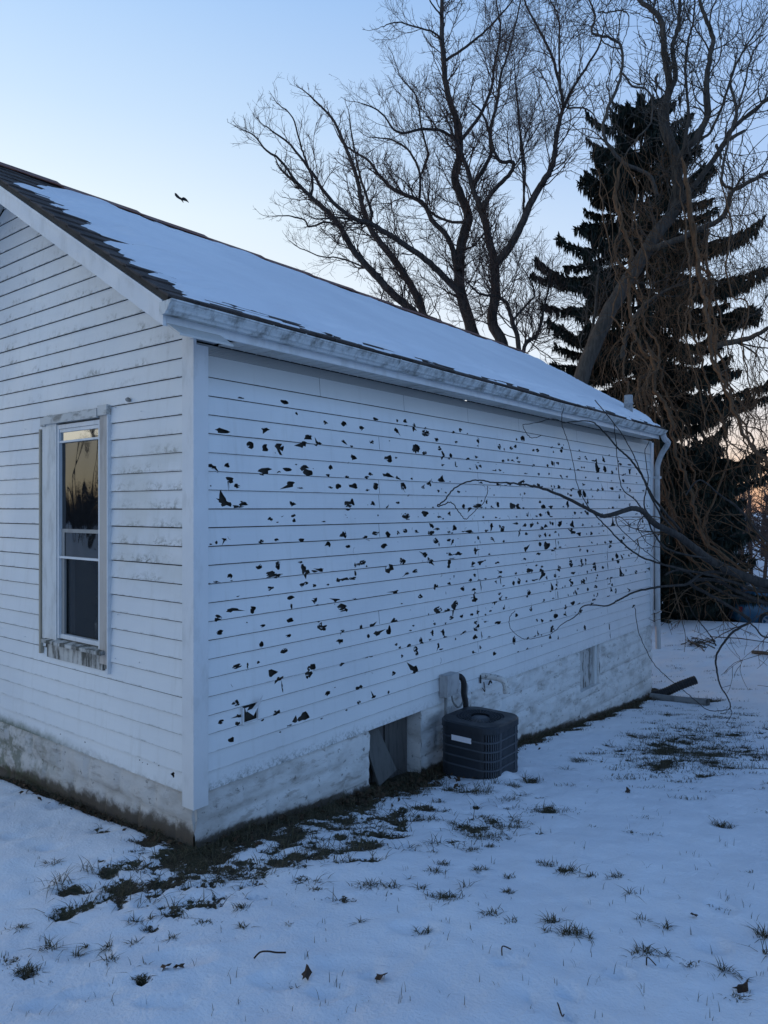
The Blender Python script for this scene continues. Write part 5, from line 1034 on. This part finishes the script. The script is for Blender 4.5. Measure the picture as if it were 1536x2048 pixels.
# ------------------------------------------------------------------ things lying about
def drain_and_logs():
    T = onG(1310, 1392)[3]
    def g(px, py, h=0): x, y, z, t = onG(px, py); return Vector((x, y, gz(x, y)+h))
    a = g(1305, 1392, .05); e = g(1392, 1392, 0); pts = [a, a.lerp(e, .3)+Vector((0, 0, .06)), a.lerp(e, .65)+Vector((0, 0, .17)), e+Vector((0, 0, .26))]
    c = cr(pts, 14); mb = MB(); mb.tube(c, [.058+(.007 if i % 2 else 0) for i in range(len(c))], 12, True); o = mb.build('drain_pipe', BLACK); tag(o, 'black corrugated drain pipe curving up from the far foundation corner', 'drain pipe')
    a = g(1303, 1394, .05); e = g(1416, 1412, .045); mb = MB(); mb.tube([a, a.lerp(e, .5)-Vector((0, 0, .01)), e], .05, 12, False); mb.tube([a, a.lerp(e, .5)-Vector((0, 0, .01)), e], .043, 12, False); o = mb.build('plastic_pipe', PIPEGREY, None, True); tag(o, 'straight grey plastic pipe lying in grass at the far corner', 'pipe')
    x, y, z, t = onG(1398, 1285); st = thing('stick_pile', 'flat heap of broken dark sticks on the snow beyond the downspout', 'sticks', (x, y, gz(x, y)), None); mb = MB()
    for k in range(26):
        px, py = 1398+random.gauss(0, 14), 1286+random.gauss(0, 5); p = g(px, py, rnd(.01, .06)); dd = Vector((rnd(.4, 1), rnd(-.2, 1), rnd(-.05, .08))).normalized(); l = rnd(.2, .7); mb.tube([p-dd*l*.5, p+rvec()*.02, p+dd*l*.5], [.014, .012, .006], 5)
    p0, p1 = g(1420, 1276, .03), g(1545, 1290, .04); mb.tube([p0, p0.lerp(p1, .5)+Vector((0, 0, .03)), p1], [.012, .012, .008], 5)
    ch = mb.build('stick_pile', WBARK); COL.objects.unlink(ch); st_loc = st.location.copy(); bpy.data.objects.remove(st)
    COL.objects.link(ch); ch.name = 'stick_pile'; tag(ch, 'flat heap of broken dark sticks on the snow beyond the downspout', 'sticks')
    mb = MB(); p0, p1 = g(1505, 1308, .03), g(1570, 1318, .03); mb.tube(cr([p0, p0.lerp(p1, .5)+Vector((0, 0, .03)), p1], 6), .035, 8); o = mb.build('log', WBARK, None, True); tag(o, 'short brown log half sunk in snow at the right edge', 'log')
    mb = MB(); mb.tube(cr([g(1278, 1924, .012), g(1286, 1920, .03), g(1296, 1923, .02), g(1304, 1922, .015), g(1318, 1916, .02), g(1340, 1916, .012)], 5) if False else cr([g(508, 1924, .012), g(520, 1921, .03), g(536, 1920, .03), g(552, 1918, .02), g(572, 1916, .014)], 5), [.0038]*21, 5); o = mb.build('twig', DARKLEAF, None, True); tag(o, 'thick dark twig lying on snow in the lower middle', 'twig')
    for pts, lab in (([(1004, 1918), (1005, 1909), (1022, 1908)], 'thin bent twig sticking out of snow at lower centre'), ([(1115, 2008), (1117, 2022), (1124, 2032), (1128, 2042)], 'thin wavy twig by the footprints at the bottom'), ([(1293, 1932), (1295, 1923), (1312, 1934)], 'thin hooked grass stem twig right of the footprints')):
        mb = MB(); mb.tube(cr([g(px, py, .01+.02*(i % 2)) for i, (px, py) in enumerate(pts)], 5), .0028, 4); o = mb.build('twig', DARKLEAF, None, True); tag(o, lab, 'twig')
    # single leaves
    for px, py, s, lab in ((1484, 1973, .034, 'dark curled dead leaf upright in snow near right bottom corner'), (358, 1940, .032, 'brown torn dead leaf on snow at lower left centre'), (330, 1944, .035, 'small brown dead leaf beside the torn one'), (762, 1958, .03, 'dark dead leaf on snow at bottom centre'), (613, 1953, .03, 'narrow dead leaf on snow left of bottom centre'), (1388, 1835, .022, 'tiny dark leaf near the right footprints'), (1256, 1586, .03, 'small dark leaf on clean snow right of the air conditioner')):
        p = g(px, py, .012); mb = MB(); a = rnd(0, 6.28); u = Vector((cos(a), sin(a), .5)).normalized(); w = Vector((-sin(a), cos(a), .2)).normalized(); n = Vector((0, 0, 1)); ring = []
        for i in range(11): b = 2*pi*i/11; r = s*(1 if i % 2 else .62); ring.append(p+u*r*cos(b)*1.2+w*r*sin(b)*.7+n*(.25*s*cos(2*b)+.2*s))
        k = len(mb.v); mb.v += [tuple(p+n*.3*s)]+[tuple(q) for q in ring]+[tuple(q-n*.002) for q in ring]+[tuple(p+n*(.3*s-.002))]
        for i in range(11): j = (i+1) % 11; mb.f += [(k, k+1+i, k+1+j), (k+23, k+12+j, k+12+i), (k+1+i, k+12+i, k+12+j, k+1+j)]
        o = mb.build('dead_leaf', LEAF if 'brown' in lab else DARKLEAF); tag(o, lab, 'leaf', 'single dead leaves on the snow')
drain_and_logs()

# ------------------------------------------------------------------ grass and leaf litter
def litter():
    mb = MB(); rs = random.Random(5)
    def blade(x, y, l, lean=.6, w=.0032):
        z = gz(x, y)-.004; a = rs.uniform(0, 6.28); d = Vector((cos(a), sin(a), 0)); s = Vector((-sin(a), cos(a), 0))*w*.5; k = rs.uniform(.35 if lean > 1 else .1, lean); p = Vector((x, y, z)); m = p+d*l*k*.4+Vector((0, 0, l*max(.15, .62-.18*k))); e = p+d*l*k+Vector((0, 0, l*max(.12, 1-.40*k))); n = len(mb.v)
        mb.v += [tuple(p-s), tuple(p+s), tuple(m+s*.8), tuple(m-s*.8), tuple(e)]; mb.f += [(n, n+1, n+2, n+3), (n+3, n+2, n+4)]
    def tuft(px, py, rpx, cnt, l, lean=1.0):
        x, y, z, t = onG(px, py); r = rpx/FP*t
        for _ in range(int(cnt*2.6)): f_ = rs.gauss(0, r*.30); e_ = rs.gauss(0, r*.55); blade(x+FX*f_+RX*e_, y+FY*f_+RY*e_, l*rs.uniform(.25, .85), lean*2.1, .0040)
    cnt = 0
    for _ in range(260000):
        x = rs.uniform(-3.2, 9.2); y = rs.uniform(-3.6, .02) if rs.random() < .8 else rs.uniform(0, 2.6)
        if y > 0 and x > -.01: continue
        b = glook(x, y)[1]
        if b > .25 and rs.random() < (b-.2)*.95: blade(x, y, rs.uniform(.03, .095)*(1.5 if rs.random() < .10 else 1), 1.9, .0042); cnt += 1
    def c5(x, y): return x/2, 1550+y/2
    def c6(x, y): return 768+x/2, 1450+y/2
    for (x, y, r, n, l) in ((108, 785, 44, 60, .05), (570, 828, 26, 40, .03), (690, 660, 14, 10, .05), (425, 685, 20, 12, .05), (315, 705, 14, 9, .06), (345, 680, 10, 6, .06), (440, 748, 24, 10, .06), (75, 612, 30, 20, .05), (540, 672, 20, 9, .05), (970, 610, 16, 10, .05), (1175, 850, 14, 12, .045), (215, 350, 30, 12, .06), (195, 690, 50, 14, .09), (965, 535, 22, 20, .05), (820, 590, 40, 40, .03), (540, 590, 24, 20, .05), (600, 575, 14, 10, .05), (720, 570, 24, 14, .03), (1265, 465, 24, 30, .03), (1470, 450, 44, 30, .06), (245, 440, 60, 16, .14), (355, 390, 40, 8, .16), (1155, 605, 18, 8, .03), (1440, 590, 14, 6, .05), (580, 770, 10, 5, .04), (40, 745, 50, 30, .03)): tuft(*c5(x, y), r/2, n, l)
    for (x, y, r, n, l) in ((735, 580, 44, 34, .075), (665, 555, 22, 16, .06), (630, 548, 14, 10, .05), (820, 604, 24, 16, .04), (932, 610, 30, 20, .05), (1355, 402, 36, 50, .075), (585, 232, 36, 60, .07), (520, 252, 24, 30, .06), (365, 275, 60, 40, .12), (490, 300, 44, 24, .07), (215, 312, 26, 16, .06), (190, 380, 34, 20, .08), (400, 365, 34, 30, .04), (275, 392, 26, 20, .05), (660, 340, 90, 120, .04), (780, 145, 34, 40, .08), (845, 112, 40, 36, .07), (730, 178, 16, 8, .08), (500, 400, 80, 90, .045), (410, 440, 90, 120, .05), (350, 505, 40, 40, .04), (415, 488, 24, 26, .04), (245, 690, 60, 70, .06), (430, 755, 40, 26, .05), (675, 785, 26, 20, .075), (755, 838, 44, 36, .08), (650, 825, 14, 9, .05), (825, 855, 12, 6, .07), (510, 790, 24, 10, .05), (150, 815, 34, 14, .06), (1045, 905, 46, 36, .05), (1130, 910, 20, 10, .05), (1360, 970, 24, 14, .08), (1440, 1000, 10, 4, .06), (1410, 1070, 34, 16, .04), (1525, 845, 24, 22, .09), (1530, 920, 14, 10, .09), (1125, 810, 22, 12, .065), (1030, 780, 22, 8, .07), (985, 680, 26, 6, .10), (1065, 440, 60, 26, .03), (980, 430, 26, 18, .04), (835, 410, 20, 10, .03), (1465, 592, 24, 10, .03), (1345, 730, 44, 22, .025), (1230, 945, 50, 20, .025), (500, 658, 20, 20, .045), (380, 580, 26, 20, .05), (200, 595, 30, 24, .05), (240, 565, 24, 20, .05), (320, 650, 12, 6, .08), (150, 660, 24, 12, .05), (30, 660, 26, 16, .06), (975, 272, 20, 10, .03), (1150, 265, 30, 12, .03), (1040, 368, 34, 14, .03), (1520, 345, 30, 10, .03), (940, 215, 60, 30, .035), (500, 600, 24, 12, .04)): tuft(*c6(x, y), r/2, n, l)
    for _ in range(480):                # lone stems poking through
        px, py = rs.uniform(0, 1536), rs.uniform(1400, 2040); x, y, z, t = onG(px, py)
        if (x > -.05 and y > -.05): continue
        for _k in range(rs.choice((1, 1, 2, 3))): blade(x+rs.gauss(0, .012), y+rs.gauss(0, .012), rs.uniform(.02, .055), .8, .0026)
    for _ in range(420):                # streaky far tufts on the lawn to the right
        px, py = rs.gauss(1390, 90), rs.gauss(1495, 38) if rs.random() < .7 else rs.uniform(1255, 1450)
        if not 1080 < px < 1560 or not 1258 < py < 1600: continue
        x, y, z, t = onG(px, py)
        if y > -.1 and x < 8.6: continue
        dx = RX*.07; dy = RY*.07; l = rs.uniform(.02, .045)
        for _k in range(rs.randrange(8, 30)): s = rs.gauss(0, 1); blade(x+dx*s+rs.gauss(0, .015), y+dy*s+rs.gauss(0, .015), l, 1.6, .005)
    o = mb.build('grass', GRASS); tag(o, 'dead winter grass blades poking through the snow', 'grass', kind='stuff')
    mb = MB()
    def leaf(x, y, s):
        p = Vector((x, y, gz(x, y)+rs.uniform(.006, .03))); n = (Vector((0, 0, 1))+rvec()*.8).normalized(); u = n.orthogonal().normalized(); u = Matrix.Rotation(rs.uniform(0, 6.28), 3, n) @ u; w = n.cross(u)
        mb.poly([p+u*s, p+w*s*.45+n*s*.2, p-u*s*.3+w*s*.5, p-u*s*.8, p-u*s*.25-w*s*.5, p-w*s*.4+n*s*.25])
    for _ in range(230): leaf(rs.uniform(1.2, 2.5), -.02-abs(rs.gauss(0, .20)), rs.uniform(.014, .036))
    for _ in range(300): leaf(rs.uniform(0, 8.3), -.03-abs(rs.gauss(0, .10)), rs.uniform(.015, .035))
    for _ in range(160): leaf(-.03-abs(rs.gauss(0, .06)), rs.uniform(0, 2.6), rs.uniform(.015, .03))
    o = mb.build('leaf_litter', LEAF); tag(o, 'brown dead leaves gathered along the foundation', 'leaves', kind='stuff')
litter()
